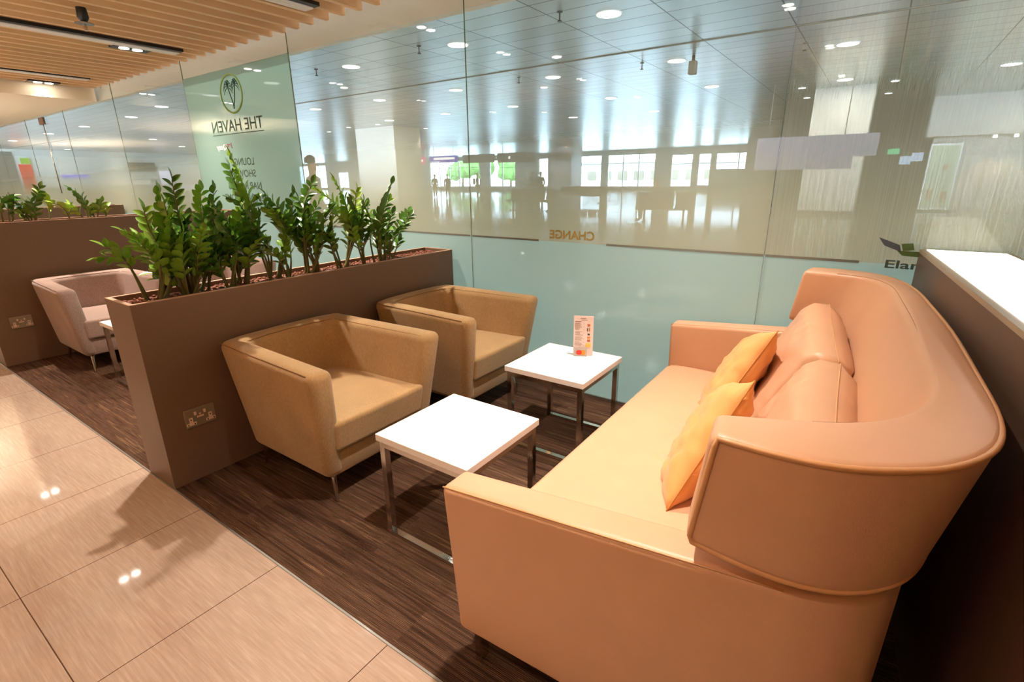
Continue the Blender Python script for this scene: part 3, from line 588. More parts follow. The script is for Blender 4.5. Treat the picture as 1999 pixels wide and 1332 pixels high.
plant(1.722, 'dark green plant with crossing stems right of the arching plant', [('leaf', 0.45, [(-2.588, 1.674, 0.86), (-2.594, 1.679, 1.093), (-2.6, 1.704, 1.228), (-2.606, 1.78, 1.361)]), ('leaf', 0.45, [(-2.649, 1.774, 0.86), (-2.657, 1.693, 1.058), (-2.665, 1.669, 1.16), (-2.673, 1.696, 1.3)]), ('leaf', 0.4, [(-2.633, 1.745, 0.86), (-2.619, 1.725, 1.057), (-2.605, 1.8, 1.153), (-2.591, 1.872, 1.22)]), ('leaf_mid', 0.5, [(-2.553, 1.669, 0.86), (-2.544, 1.723, 1.001), (-2.534, 1.728, 1.081), (-2.525, 1.77, 1.088)]), ('leaf', 0.42, [(-2.642, 1.692, 0.86), (-2.651, 1.694, 1.017), (-2.66, 1.637, 1.123), (-2.668, 1.614, 1.212)]), ('leaf_mid', 0.5, [(-2.624, 1.763, 0.86), (-2.609, 1.733, 1.077), (-2.594, 1.709, 1.14), (-2.579, 1.707, 1.189)]), ('leaf', 0.4, [(-2.64, 1.775, 0.86), (-2.631, 1.718, 1.036), (-2.621, 1.719, 1.158), (-2.611, 1.686, 1.277)]), ('leaf_mid', 0.405, [(-2.588, 1.674, 0.86), (-2.611, 1.7, 1.047), (-2.634, 1.752, 1.155), (-2.657, 1.854, 1.261)]), ('leaf', 0.45, [(-2.553, 1.662, 0.86), (-2.535, 1.723, 0.977), (-2.515, 1.74, 1.044), (-2.497, 1.783, 1.05)]), ('leaf', 0.378, [(-2.642, 1.692, 0.86), (-2.647, 1.701, 0.993), (-2.652, 1.671, 1.083), (-2.657, 1.654, 1.159)]), ('leaf', 0.45, [(-2.624, 1.764, 0.86), (-2.608, 1.753, 1.006), (-2.592, 1.754, 1.049), (-2.576, 1.771, 1.082)]), ('leaf', 0.36000000000000004, [(-2.64, 1.784, 0.86), (-2.666, 1.734, 0.971), (-2.69, 1.758, 1.048), (-2.715, 1.762, 1.122)])], seed=6)
plant(1.942, 'light green plant with yellow young leaves and a wide arching stem', [('leaf_new', 0.45, [(-2.632, 1.961, 0.86), (-2.63, 2.014, 1.093), (-2.629, 1.963, 1.214), (-2.627, 1.818, 1.326)]), ('leaf_mid', 0.5, [(-2.603, 1.94, 0.86), (-2.596, 1.994, 1.096), (-2.588, 1.975, 1.246), (-2.581, 1.912, 1.374)]), ('leaf_new', 0.42, [(-2.638, 1.979, 0.86), (-2.627, 2.007, 1.061), (-2.616, 2.056, 1.188), (-2.605, 2.077, 1.31)]), ('leaf', 0.45, [(-2.54, 1.841, 0.86), (-2.534, 1.795, 1.055), (-2.527, 1.753, 1.129), (-2.52, 1.833, 1.223)]), ('leaf_mid', 0.5, [(-2.549, 1.874, 0.86), (-2.535, 1.836, 0.988), (-2.52, 1.812, 1.074), (-2.506, 1.813, 1.155)]), ('leaf', 0.42, [(-2.614, 1.948, 0.86), (-2.603, 2.011, 1.029), (-2.591, 2.081, 1.112), (-2.58, 2.102, 1.24)]), ('leaf_mid', 0.45, [(-2.56, 2.043, 0.86), (-2.557, 2.01, 0.988), (-2.554, 1.986, 1.035), (-2.551, 1.973, 1.1)]), ('leaf', 0.3, [(-2.647, 1.986, 0.86), (-2.643, 2.015, 1.027), (-2.639, 2.05, 1.112), (-2.635, 2.026, 1.157)]), ('leaf_mid', 0.405, [(-2.632, 1.963, 0.86), (-2.601, 2.014, 1.028), (-2.572, 1.983, 1.115), (-2.541, 1.84, 1.196)]), ('leaf', 0.45, [(-2.603, 1.932, 0.86), (-2.574, 2.009, 1.044), (-2.544, 2.012, 1.16), (-2.515, 1.965, 1.26)]), ('leaf', 0.378, [(-2.638, 1.971, 0.86), (-2.638, 2.041, 1.02), (-2.637, 2.115, 1.12), (-2.637, 2.167, 1.217)]), ('leaf', 0.45, [(-2.549, 1.87, 0.86), (-2.561, 1.842, 0.954), (-2.572, 1.832, 1.016), (-2.584, 1.838, 1.076)])], seed=7)
plant(2.211, 'upright dark green plant at the far end of the planter, near the glass', [('leaf', 0.35, [(-2.545, 2.175, 0.86), (-2.532, 2.167, 1.052), (-2.519, 2.2, 1.183), (-2.506, 2.274, 1.349)]), ('leaf', 0.4, [(-2.543, 2.233, 0.86), (-2.56, 2.291, 1.004), (-2.576, 2.395, 1.088), (-2.592, 2.484, 1.165)]), ('leaf_mid', 0.42, [(-2.576, 2.142, 0.86), (-2.586, 2.133, 0.996), (-2.595, 2.157, 1.128), (-2.605, 2.122, 1.239)]), ('leaf', 0.5, [(-2.63, 2.342, 0.86), (-2.618, 2.368, 0.921), (-2.606, 2.388, 0.98)]), ('leaf_mid', 0.45, [(-2.619, 2.09, 0.86), (-2.603, 2.073, 0.979), (-2.586, 2.082, 1.046), (-2.57, 2.069, 1.102)]), ('leaf', 0.4, [(-2.557, 2.215, 0.86), (-2.553, 2.224, 1.011), (-2.548, 2.261, 1.1), (-2.544, 2.295, 1.165)]), ('leaf', 0.3, [(-2.612, 2.217, 0.86), (-2.623, 2.21, 1.009), (-2.633, 2.215, 1.1), (-2.644, 2.23, 1.144)]), ('leaf_mid', 0.35, [(-2.601, 2.237, 0.86), (-2.615, 2.228, 0.961), (-2.63, 2.266, 1.05), (-2.644, 2.287, 1.117)]), ('leaf_mid', 0.315, [(-2.545, 2.169, 0.86), (-2.548, 2.175, 1.011), (-2.55, 2.204, 1.115), (-2.553, 2.279, 1.245)]), ('leaf', 0.36000000000000004, [(-2.543, 2.231, 0.86), (-2.542, 2.28, 0.994), (-2.539, 2.375, 1.071), (-2.537, 2.44, 1.143)]), ('leaf', 0.45, [(-2.63, 2.35, 0.86), (-2.641, 2.339, 0.898), (-2.652, 2.35, 0.936)]), ('leaf', 0.405, [(-2.619, 2.099, 0.86), (-2.589, 2.075, 0.964), (-2.557, 2.091, 1.023), (-2.527, 2.094, 1.073)]), ('leaf_mid', 0.36000000000000004, [(-2.557, 2.207, 0.86), (-2.574, 2.229, 0.954), (-2.591, 2.261, 1.009), (-2.608, 2.314, 1.05)]), ('leaf', 0.315, [(-2.601, 2.244, 0.86), (-2.646, 2.246, 0.945), (-2.691, 2.32, 1.019), (-2.736, 2.352, 1.075)])], seed=8)
plant(1.044, 'dark green arching plant at the left edge, in the tall planter', [('leaf', 0.3, [(-5.509, 1.053, 1.07), (-5.517, 1.074, 1.21), (-5.525, 1.1, 1.276), (-5.533, 1.129, 1.25)]), ('leaf', 0.3, [(-5.519, 1.019, 1.07), (-5.514, 1.027, 1.189), (-5.51, 1.057, 1.26), (-5.506, 1.112, 1.282)]), ('leaf', 0.3, [(-5.502, 1.061, 1.07), (-5.493, 1.093, 1.174), (-5.484, 1.096, 1.234), (-5.475, 1.111, 1.246)])], x=-5.53, z=1.073, seed=31, ll=.075)
plant(1.213, 'green plant with one upright frond in the tall planter, left part', [('leaf', 0.3, [(-5.489, 1.21, 1.07), (-5.473, 1.212, 1.168), (-5.456, 1.238, 1.253), (-5.44, 1.274, 1.344)]), ('leaf', 0.25, [(-5.571, 1.189, 1.07), (-5.562, 1.172, 1.142), (-5.553, 1.16, 1.181), (-5.545, 1.148, 1.219)]), ('leaf_new', 0.35, [(-5.584, 1.315, 1.07), (-5.599, 1.334, 1.196), (-5.614, 1.322, 1.261), (-5.629, 1.303, 1.299)]), ('leaf_mid', 0.2, [(-5.571, 1.199, 1.07), (-5.556, 1.203, 1.153), (-5.541, 1.199, 1.192), (-5.527, 1.185, 1.23)]), ('leaf', 0.2, [(-5.479, 1.188, 1.07), (-5.473, 1.211, 1.143), (-5.467, 1.216, 1.192), (-5.461, 1.202, 1.242)]), ('leaf_mid', 0.2, [(-5.559, 1.177, 1.07), (-5.545, 1.153, 1.119), (-5.53, 1.147, 1.145), (-5.516, 1.126, 1.153)])], x=-5.53, z=1.073, seed=32, ll=.075)
plant(1.553, 'green plant with a fern like dark frond bending left in the tall planter', [('leaf', 0.35, [(-5.51, 1.551, 1.07), (-5.51, 1.555, 1.188), (-5.51, 1.54, 1.267), (-5.51, 1.488, 1.327)]), ('leaf_new', 0.35, [(-5.488, 1.426, 1.07), (-5.478, 1.409, 1.156), (-5.469, 1.375, 1.203), (-5.459, 1.336, 1.224)]), ('leaf_mid', 0.3, [(-5.543, 1.619, 1.07), (-5.54, 1.642, 1.128), (-5.536, 1.67, 1.181), (-5.533, 1.682, 1.215)]), ('leaf_new', 0.3, [(-5.53, 1.524, 1.07), (-5.536, 1.515, 1.122), (-5.542, 1.504, 1.163), (-5.548, 1.479, 1.19)]), ('leaf_mid', 0.2, [(-5.538, 1.571, 1.07), (-5.542, 1.586, 1.132), (-5.545, 1.585, 1.172), (-5.548, 1.569, 1.199)]), ('leaf', 0.2, [(-5.586, 1.618, 1.07), (-5.572, 1.617, 1.129), (-5.558, 1.636, 1.183), (-5.544, 1.65, 1.209)]), ('leaf_mid', 0.3, [(-5.568, 1.682, 1.07), (-5.573, 1.707, 1.11), (-5.578, 1.705, 1.145), (-5.582, 1.724, 1.171)]), ('leaf_new', 0.3, [(-5.554, 1.433, 1.07), (-5.559, 1.445, 1.126), (-5.563, 1.466, 1.164), (-5.568, 1.464, 1.197)])], x=-5.53, z=1.073, seed=33, ll=.075)
#ENDPLANTS#

# ------------------------------------------------------------------ power sockets
def socket(x, y, z, label, w=.135, h=.092):
    t = thing('power_socket', label, 'socket', (x, y, z))
    bm = bm_new(); box(bm, .0005, .008, -w / 2, w / 2, -h / 2, h / 2); bevel(bm, .002, 2); link('face_plate', bm, M['socket_plate'], t)
    for s in (-1, 1):
        cy = s * .043
        bm = bm_new(); box(bm, .008, .0095, cy - .021, cy + .021, -.034, -.021); box(bm, .008, .0095, cy - .008, cy + .008, -.021, .004)
        link('outlet', bm, M['socket_white'], t)
        bm = bm_new()
        for (dy, dz) in ((0, -.006), (-.014, -.028), (.014, -.028)): box(bm, .0095, .0100, cy + dy - .0022, cy + dy + .0022, dz - .0035, dz + .0035)
        link('pin_holes', bm, M['black'], t)
        bm = bm_new(); box(bm, .008, .011, s * .021 - .005, s * .021 + .005, .012, .028); link('switch', bm, M['socket_white'], t)
    bm = bm_new(); box(bm, .008, .009, -.015, .015, -.004, .004); box(bm, .008, .0095, -.004, .004, .008, .016); link('usb_port', bm, M['socket_white'], t)
    return t
socket(-2.466, .922, .318, 'metal double power socket on the side of the planter beside the tan armchair')
socket(-5.400, .922, .335, 'dark double power socket low on the tall planter at the left edge')

# ------------------------------------------------------------------ armchairs
def make_armchair(fab, seam, label, group):
    t = thing('armchair', label, 'armchair', (0, 0, 0), 0, group)
    zt, zb = .662, .125
    # U-shaped shell
    outer_t = [(.405, -.372), (-.365, -.338), (-.398, -.22), (-.410, 0), (-.398, .22), (-.365, .338), (.405, .372)]
    inner_t = [(.405, .258), (-.270, .232), (-.294, .12), (-.300, 0), (-.294, -.12), (-.270, -.232), (.405, -.258)]
    outer_b = [(.305, -.285), (-.29, -.285), (-.305, -.2), (-.31, 0), (-.305, .2), (-.29, .30), (.315, .325)]
    inner_b = [(.315, .21), (-.21, .19), (-.222, .12), (-.225, 0), (-.222, -.12), (-.21, -.18), (.305, -.19)]
    bm = bm_new()
    prism(bm, [(x, y, zb) for x, y in outer_b + inner_b], [(x, y, zt) for x, y in outer_t + inner_t])
    bmesh.ops.recalc_face_normals(bm, faces=bm.faces)
    bevel(bm, .040, 6, .5)
    link('shell', bm, fab, t, 35)
    # seam lines along the top
    bm = bm_new()
    def inset(pts, d):
        out = []
        for (x, y) in pts: out.append((x, y, zt))
        return out
    ol = [(.398, -.350), (-.36, -.314), (-.36, .314), (.398, .350)]
    tube(bm, [(x, y + (.0), zt - .010) for x, y in [(.36, -.357), (-.355, -.326), (-.386, -.21), (-.397, 0), (-.386, .21), (-.355, .326), (.36, .357)]], .002, 5)
    tube(bm, [(x, y, zt - .010) for x, y in [(.36, -.272), (-.279, -.244), (-.304, -.12), (-.310, 0), (-.304, .12), (-.279, .244), (.36, .272)]], .002, 5)
    link('piping', bm, seam, t, True)
    bm = bm_new(); prism(bm, [(.300, -.24, .13), (-.24, -.24, .13), (-.24, .24, .13), (.300, .24, .13)], [(.325, -.255, .255), (-.27, -.25, .255), (-.27, .25, .255), (.325, .255, .255)])
    bevel(bm, .012, 3); link('seat_rail', bm, fab, t, 35)
    bm = bm_new(); prism(bm, [(.345, -.25, .262), (-.265, -.238, .262), (-.265, .238, .262), (.345, .25, .262)], [(.368, -.262, .408), (-.27, -.245, .395), (-.27, .245, .395), (.368, .262, .408)])
    bmesh.ops.subdivide_edges(bm, edges=bm.edges[:], cuts=5, use_grid_fill=True)
    for v in bm.verts:
        if v.co.z > .38:
            u = max(0, 1 - ((v.co.x - .05) / .33) ** 2) * max(0, 1 - (v.co.y / .27) ** 2); v.co.z += .016 * u + .004 * noise.noise(v.co * 9)
    bevel(bm, .022, 4, .6); link('seat_cushion', bm, fab, t, 40)
    for sx in (-1, 1):
        for sy in (-1, 1):
            x, y = (.262 if sx > 0 else -.255), sy * .235
            bm = bm_new(); tube(bm, [(x, y, .135), (x + sx * .028, y + sy * .012, .004)], .012, 10, radii=[.014, .0075])
            lathe(bm, [(.020, .120), (.022, .124), (.022, .134)], 14, c=(x, y, 0))
            link('leg', bm, M['chrome'], t, 40)
    return t
ch = make_armchair(M['tan_fabric'], M['tan_seam'], 'tan fabric armchair nearest the viewer, beside the power socket of the planter', 'tan tub armchairs')
ch.location = (-2.045, 1.372, .002)
dup(ch, (-2.055, 2.305, .002), 'tan fabric armchair at the back, between the planter and the teal glass wall')
ch2 = make_armchair(M['mauve_fabric'], M['mauve_fabric'], 'mauve grey armchair left of the planter, next to the tall planter with a socket', 'mauve tub armchairs')
ch2.location = (-4.965, 1.365, .002)
dup(ch2, (-4.975, 2.28, .002), 'mauve grey armchair behind the leaves, near the glass, mostly hidden by the plants')

# ------------------------------------------------------------------ side tables
def make_table(label, s=.452):
    t = thing('side_table', label, 'table', (0, 0, 0), 0, 'square white side tables')
    h = s / 2
    bm = bm_new(); box(bm, -h, h, -h, h, .424, .452); bevel(bm, .0015, 1); link('tabletop', bm, M['white_top'], t)
    q = h - .022; b = .0125
    for sx in (-1, 1):
        for sy in (-1, 1):
            bm = bm_new(); box(bm, sx * q - b, sx * q + b, sy * q - b, sy * q + b, .0, .4235); link('leg', bm, M['chrome'], t)
    for sy in (-1, 1):
        bm = bm_new(); box(bm, -q + b, q - b, sy * q - b, sy * q + b, .398, .4235); link('top_rail', bm, M['chrome'], t)
        bm = bm_new(); box(bm, -q + b, q - b, sy * q - b, sy * q + b, .0, .018); link('floor_rail', bm, M['chrome'], t)
    for sx in (-1, 1):
        bm = bm_new(); box(bm, sx * q - b, sx * q + b, -q + b, q - b, .398, .4235); link('top_rail', bm, M['chrome'], t)
    return t
tb = make_table('square white side table with chrome legs, empty, nearest the viewer beside the sofa arm')
tb.location = (-1.188, 1.325, .0025)
dup(tb, (-1.205, 2.19, .0025), 'square white side table holding the menu card, by the teal glass wall')
dup(tb, (-4.075, 1.345, .0025), 'white side table almost hidden behind the planter end, before the mauve armchair')

# ------------------------------------------------------------------ menu card on the far table
t = thing('menu_card', 'upright menu card with food pictures in a holder on the far side table', 'menu', (-1.165, 2.320, .4545), math.radians(24))
bm = bm_new(); box(bm, -.052, .052, -.0015, .0015, .001, .222); link('card', bm, M['paper'], t)
bm = bm_new(); rnd = random.Random(3)
box(bm, -.018, .012, -.0022, -.0016, .207, .211); box(bm, -.012, .02, -.0022, -.0016, .199, .2015); box(bm, -.045, -.014, -.0022, -.0016, .188, .1925)
for k in range(22):
    z = .180 - k * .0058
    if k in (7, 12, 17): continue
    box(bm, -.045, -.045 + rnd.uniform(.022, .044), -.0020, -.0016, z, z + .0016)
    if k % 3 == 0: box(bm, .0, .005, -.0020, -.0016, z, z + .0016)
link('printed_lines', bm, M['ink'], t)
for (z, hh, mm, x0, x1) in ((.165, .014, 'food', .020, .034), (.138, .018, 'dark_food', .018, .023), (.138, .020, 'food', .028, .034), (.117, .009, 'dark_food', .022, .034), (.098, .010, 'orange', .021, .036), (.080, .012, 'food', .021, .036), (.050, .022, 'yellow_print', .014, .040)):
    bm = bm_new(); box(bm, x0, x1, -.0024, -.0016, z, z + hh); bevel(bm, .0003, 1); link('food_picture', bm, M[mm], t)
bm = bm_new(); box(bm, -.047, .022, -.016, -.0135, .002, .043); box(bm, -.047, .022, -.016, .004, .0005, .003); link('card_holder', bm, M['acrylic'], t)
for (cx, mm) in ((-.020, 'red'), (.0, 'orange')):
    bm = bm_new(); lathe(bm, [(.0155, 0), (.0155, .0006)], 24)
    for v in bm.verts: v.co = Vector((cx + v.co.x, -.0165 - v.co.z - (.0004 if mm == 'red' else 0), .023 + v.co.y * .9))
    link('logo_disc', bm, M[mm], t)

# ------------------------------------------------------------------ leather sofa
SOFA = thing('leather_sofa', 'tan leather sofa with a wraparound high back and piped edges at the right', 'sofa', (0, 0, .002))
def shell_section(pO0, pO1, pI1, pI0, r, seg=4):
    """rounded ring through outer bottom, outer top, inner top, inner bottom"""
    P = [Vector(pO0), Vector(pO1), Vector(pI1), Vector(pI0)]; out = []
    for i in range(4):
        p = P[i]; a = (P[i - 1] - p); b = (P[(i + 1) % 4] - p)
        rr = min(r, a.length * .45, b.length * .45)
        A = p + a.normalized() * rr; B = p + b.normalized() * rr
        for k in range(seg + 1):
            t_ = k / seg; out.append(A * (1 - t_) ** 2 + p * 2 * t_ * (1 - t_) + B * t_ * t_)
    return out
ZT, ZB = .958, .700
sta = [  # outer-top xy, inner-top xy, outer-bottom xy, inner-bottom xy, z bottom
    ((-.150, .803), (-.165, .905), (-.176, .818), (-.195, .905), .718),
    ((-.060, .800), (-.075, .945), (-.085, .816), (-.10, .93), .710),
    ((.020, .812), (.010, .985), (.000, .828), (-.01, .96), .704),
    ((.095, .850), (.075, 1.04), (.075, .862), (.03, 1.03), .702),
    ((.165, .910), (.120, 1.11), (.138, .925), (.05, 1.12), .706),
    ((.222, 1.01), (.150, 1.20), (.178, 1.03), (.05, 1.22), .70),
    ((.246, 1.15), (.160, 1.32), (.196, 1.16), (.04, 1.33), .70),
    ((.244, 1.40), (.152, 1.50), (.190, 1.40), (.03, 1.50), .70),
    ((.233, 1.78), (.141, 1.82), (.175, 1.78), (.015, 1.82), .70),
    ((.207, 2.12), (.122, 2.12), (.150, 2.12), (.0, 2.12), .70),
    ((.183, 2.36), (.100, 2.38), (.128, 2.36), (-.01, 2.38), .70),
    ((.140, 2.55), (.060, 2.51), (.09, 2.55), (-.03, 2.50), .70),
    ((.060, 2.68), (.000, 2.575), (.03, 2.67), (-.06, 2.57), .705),
    ((-.060, 2.735), (-.090, 2.605), (-.09, 2.72), (-.12, 2.60), .71),
    ((-.190, 2.735), (-.205, 2.62), (-.225, 2.72), (-.24, 2.62), .718)]
rings = []
cols = [[Vector((s[0][0], s[0][1], ZT)) for s in sta], [Vector((s[1][0], s[1][1], ZT)) for s in sta], [Vector((s[2][0], s[2][1], s[4])) for s in sta], [Vector((s[3][0] - .09 * q, s[3][1], s[4] - .26 * q)) for s, q in zip(sta, (0, 0, .05, .3, .7, 1, 1, 1, 1, 1, 1, .7, .3, .05, 0))]]
sm = [crom(c, 4) for c in cols]
secs = [shell_section(sm[2][i], sm[0][i], sm[1][i], sm[3][i], .022) for i in range(len(sm[0]))]
# rounded tips
def shrink(sec, off, k): c = sum(sec, Vector()) / len(sec); return [c + (p - c) * k + off for p in sec]
t0 = (sm[0][0] - sm[0][1]).normalized(); t1 = (sm[0][-1] - sm[0][-2]).normalized()
secs = [shrink(secs[0], t0 * .012, .88), shrink(secs[0], t0 * .009, .96)] + secs + [shrink(secs[-1], t1 * .009, .96), shrink(secs[-1], t1 * .012, .88)]
bm = bm_new(); rv = [[bm.verts.new(p) for p in s] for s in secs]; n = len(rv[0])
for a, b in zip(rv, rv[1:]):
    for k in range(n): bm.faces.new([a[k], a[(k + 1) % n], b[(k + 1) % n], b[k]])
bm.faces.new(list(reversed(rv[0]))); bm.faces.new(rv[-1])
shell = link('wraparound_back', bm, M['leather'], SOFA, 60)
bm = bm_new()
top = [Vector((p.x, p.y, p.z - .006)) + Vector((0, 0, 0)) for p in sm[0]]
cen = Vector((-.1, 1.77, 0))
bot = [Vector((p.x, p.y, p.z + .006)) for p in sm[2]]
def outw(path, d):
    o = []
    for i, p in enumerate(path):
        a = path[max(i - 1, 0)]; b = path[min(i + 1, len(path) - 1)]; tg = (b - a).normalized(); nrm = Vector((tg.y, -tg.x, 0)); o.append(p + nrm * d)
    return o
loop = outw(top, -.003) + [sm[0][-1] + t1 * .004 + Vector((0, 0, -.02)), sm[2][-1] + t1 * .004 + Vector((0, 0, .02))] + list(reversed(outw(bot, -.003))) + [sm[2][0] + t0 * .004 + Vector((0, 0, .02)), sm[0][0] + t0 * .004 + Vector((0, 0, -.02))]
tube(bm, loop, .0055, 8, closed=True); link('piping', bm, M['leather_pipe'], shell, True)
bm = bm_new(); seam = [Vector((p.x, p.y, ZT - .004)) for p in outw(sm[1], .006)]
seam = outw([Vector((p.x, p.y, ZT - .0035)) for p in sm[1]], .008)
tube(bm, seam[6:-4], .0013, 5); link('rim_seam', bm, M['leather_dark'], shell, True)
# base frame: both arms and the rear in one upholstered U
bm = bm_new()
o2 = [(-.806, .812), (-.40, .826), (-.02, .842), (.06, .865), (.118, .91), (.150, .98), (.163, 1.08), (.150, 1.8), (.115, 2.40), (.085, 2.58), (.03, 2.69), (-.08, 2.742), (-.40, 2.746), (-.806, 2.745)]
i2 = [(-.806, 2.635), (-.14, 2.63), (-.04, 2.52), (-.02, 1.08), (-.10, .945), (-.806, .915)]
ztop = lambda x: .612 + .070 * max(0, (x + .806)) / .85
prism(bm, [(x * .93 - .0 if x > 0 else x * .985, y + (.028 if y < 1.2 and x < .1 else -.006 if y > 2.3 else 0), .122) for x, y in o2] + [(x * .985, y + (.01 if y < 1.2 else -.004), .122) for x, y in i2],
      [(x, y, ztop(x)) for x, y in o2] + [(x, y, ztop(x)) for x, y in i2])
bmesh.ops.recalc_face_normals(bm, faces=bm.faces)
bevel(bm, .020, 5, .75); BASE = link('arm_frame', bm, M['leather'], SOFA, 50)
# seat
bm = bm_new(); box(bm, -.775, -.02, .93, 2.62, .125, .25); bevel(bm, .012, 3); link('seat_base', bm, M['leather'], SOFA, 40)
bm = bm_new(); box(bm, -.800, -.05, .920, 2.625, .252, .385)
bmesh.ops.subdivide_edges(bm, edges=[e for e in bm.edges if abs((e.verts[0].co - e.verts[1].co).y) > 1], cuts=60, use_grid_fill=True)
bmesh.ops.subdivide_edges(bm, edges=[e for e in bm.edges if abs((e.verts[0].co - e.verts[1].co).x) > .5], cuts=24, use_grid_fill=True)
for v in bm.verts:
    if v.co.z > .38:
        c = v.co; u = min(1, (c.x + .8) / .06) * min(1, (-.05 - c.x) / .05 + .2)
        c.z += .012 * max(0, u) - .0 + .0035 * noise.noise(Vector((c.x * 3, c.y * 22, 0))) * min(1, (c.x + .8) / .15)
bevel(bm, .03, 5, 1.2); link('seat_cushion', bm, M['leather'], SOFA, 50)
bm = bm_new(); tube(bm, crom([(-.79, .8215, .606), (-.77, .820, .6105), (-.40, .832, .6425), (-.02, .848, .6735)], 4), .0022, 6); link('arm_seam', bm, M['leather_pipe'], BASE, True)
bm = bm_new(); tube(bm, crom([(-.79, 2.645, .6085), (-.77, 2.645, .612), (-.4, 2.642, .6425), (-.2, 2.64, .658)], 4), .0022, 6); link('arm_seam', bm, M['leather_pipe'], BASE, True)
for (x, y) in ((-.745, .885), (-.745, 2.66), (.05, .93), (.05, 2.62)):
    bm = bm_new(); box(bm, x - .011, x + .011, y - .020, y + .020, 0, .13); bevel(bm, .002, 1); link('leg', bm, M['chrome'], SOFA)

def pillow_bm(w, h, t, pe=.55, corner=.06, wr=.006, seed=0, nn=28, box_e=2.6):
    """pillow in local XZ plane, thickness along Y"""
    bm = bm_new(); sides = []
    for sgn_ in (-1, 1):
        g = []
        for i in range(nn + 1):
            row = []
            for j in range(nn + 1):
                u, v = 2 * i / nn - 1, 2 * j / nn - 1
                pinch = corner * (1 - (abs(u) ** 1.5) * (abs(v) ** 1.5))
                ex = 1 - pinch * (abs(v) < 2) * (1 - v * v) * 0 
                x = u * w / 2 * (1 - corner * (1 - v * v) * abs(u) ** 2); z = v * h / 2 * (1 - corner * (1 - u * u) * abs(v) ** 2)
                th = (max(0, 1 - abs(u) ** box_e) * max(0, 1 - abs(v) ** box_e)) ** pe
                y = sgn_ * t / 2 * th
                e = max(abs(u), abs(v))
                y += sgn_ * wr * noise.noise(Vector((u * 5 + seed, v * 5, sgn_ * 3))) * min(1, th * 2) + sgn_ * wr * .9 * max(0, e - .45) * noise.noise(Vector((math.atan2(v, u) * 6 + seed, e * 1.5, sgn_))) * min(1, th * 3)
                row.append(Vector((x, y, z)))
            g.append(row)
        sides.append(g)
    edge = {}
    def vert(s, i, j):
        if i in (0, nn) or j in (0, nn):
            if (i, j) not in edge: edge[(i, j)] = bm.verts.new(sides[0][i][j] * .5 + sides[1][i][j] * .5)
            return edge[(i, j)]
        key = (s, i, j)
        if key not in edge: edge[key] = bm.verts.new(sides[s][i][j])
        return edge[key]
    for s in (0, 1):
        for i in range(nn):
            for j in range(nn):
                bm.faces.new([vert(s, i, j), vert(s, i + 1, j), vert(s, i + 1, j + 1), vert(s, i, j + 1)])
    rim = [edge[(i, 0)].co.copy() for i in range(nn)] + [edge[(nn, j)].co.copy() for j in range(nn)] + [edge[(nn - i, nn)].co.copy() for i in range(nn)] + [edge[(0, nn - j)].co.copy() for j in range(nn)]
    return bm, rim
def pillow(name, label, cat, mat, seam, w, h, t, mtx, group, **kw):
    bm, rim = pillow_bm(w, h, t, **kw)
    root = thing(name, label, cat, (0, 0, 0), 0, group); root.matrix_world = mtx
    link('cover', bm, mat, root, True)
    bm = bm_new(); tube(bm, rim, .0022 if t < .2 else .0035, 6, closed=True); link('seam', bm, seam, root, True)
    return root
def frame(bottom, topp, along):
    """matrix with local z from bottom to top, local x along 'along', origin at middle"""
    b, t_, a = Vector(bottom), Vector(topp), Vector(along).normalized()
    z = (t_ - b).normalized(); x = (a - z * a.dot(z)).normalized(); y = z.cross(x)
    mm = Matrix((x, y, z)).transposed().to_4x4(); mm.translation = (b + t_) / 2; return mm
# loose leather back cushions, leaning on the back
def corner_frame(A, B, far, w, h):
    """A near bottom corner, B near top corner, far: direction of the bottom edge"""
    A, B, f = Vector(A), Vector(B), Vector(far)
    z = (B - A).normalized(); x = (f - z * f.dot(z)).normalized(); y = z.cross(x)
    mm = Matrix((x, y, z)).transposed().to_4x4(); mm.translation = A + z * h / 2 + x * w / 2; return mm
bk = dict(pe=.22, corner=.02, wr=.009, box_e=6)
pillow('back_cushion', 'plump tan leather back cushion at the far end of the sofa', 'cushion', M['leather'], M['leather_pipe'], .64, .475, .185, frame((-.265, 2.235, .385), (-.055, 2.225, .800), (-.14, 1, .06)), 'loose leather back cushions', seed=1, **bk)
pillow('back_cushion', 'plump tan leather back cushion at the near end, behind the lower yellow pillow', 'cushion', M['leather'], M['leather_pipe'], .62, .455, .195, frame((-.205, 1.565, .385), (.000, 1.575, .775), (-.03, 1, 0)), 'loose leather back cushions', seed=5, **bk)
# yellow scatter pillows
yk = dict(pe=.5, corner=.055, wr=.014)
pillow('throw_pillow', 'yellow scatter pillow farther from the viewer, its tip highest on the sofa', 'pillow', M['yellow'], M['yellow_seam'], .47, .475, .15, corner_frame((-.415, 1.92, .405), (-.211, 2.12, .836), (-.20, 1, -.20), .47, .475), 'yellow scatter pillows', seed=3, **yk)
pillow('throw_pillow', 'yellow scatter pillow nearest the viewer, leaning behind the sofa wing', 'pillow', M['yellow'], M['yellow_seam'], .47, .475, .15, corner_frame((-.368, 1.33, .400), (-.206, 1.55, .793), (-.20, 1, -.22), .47, .475), 'yellow scatter pillows', seed=9, **yk)

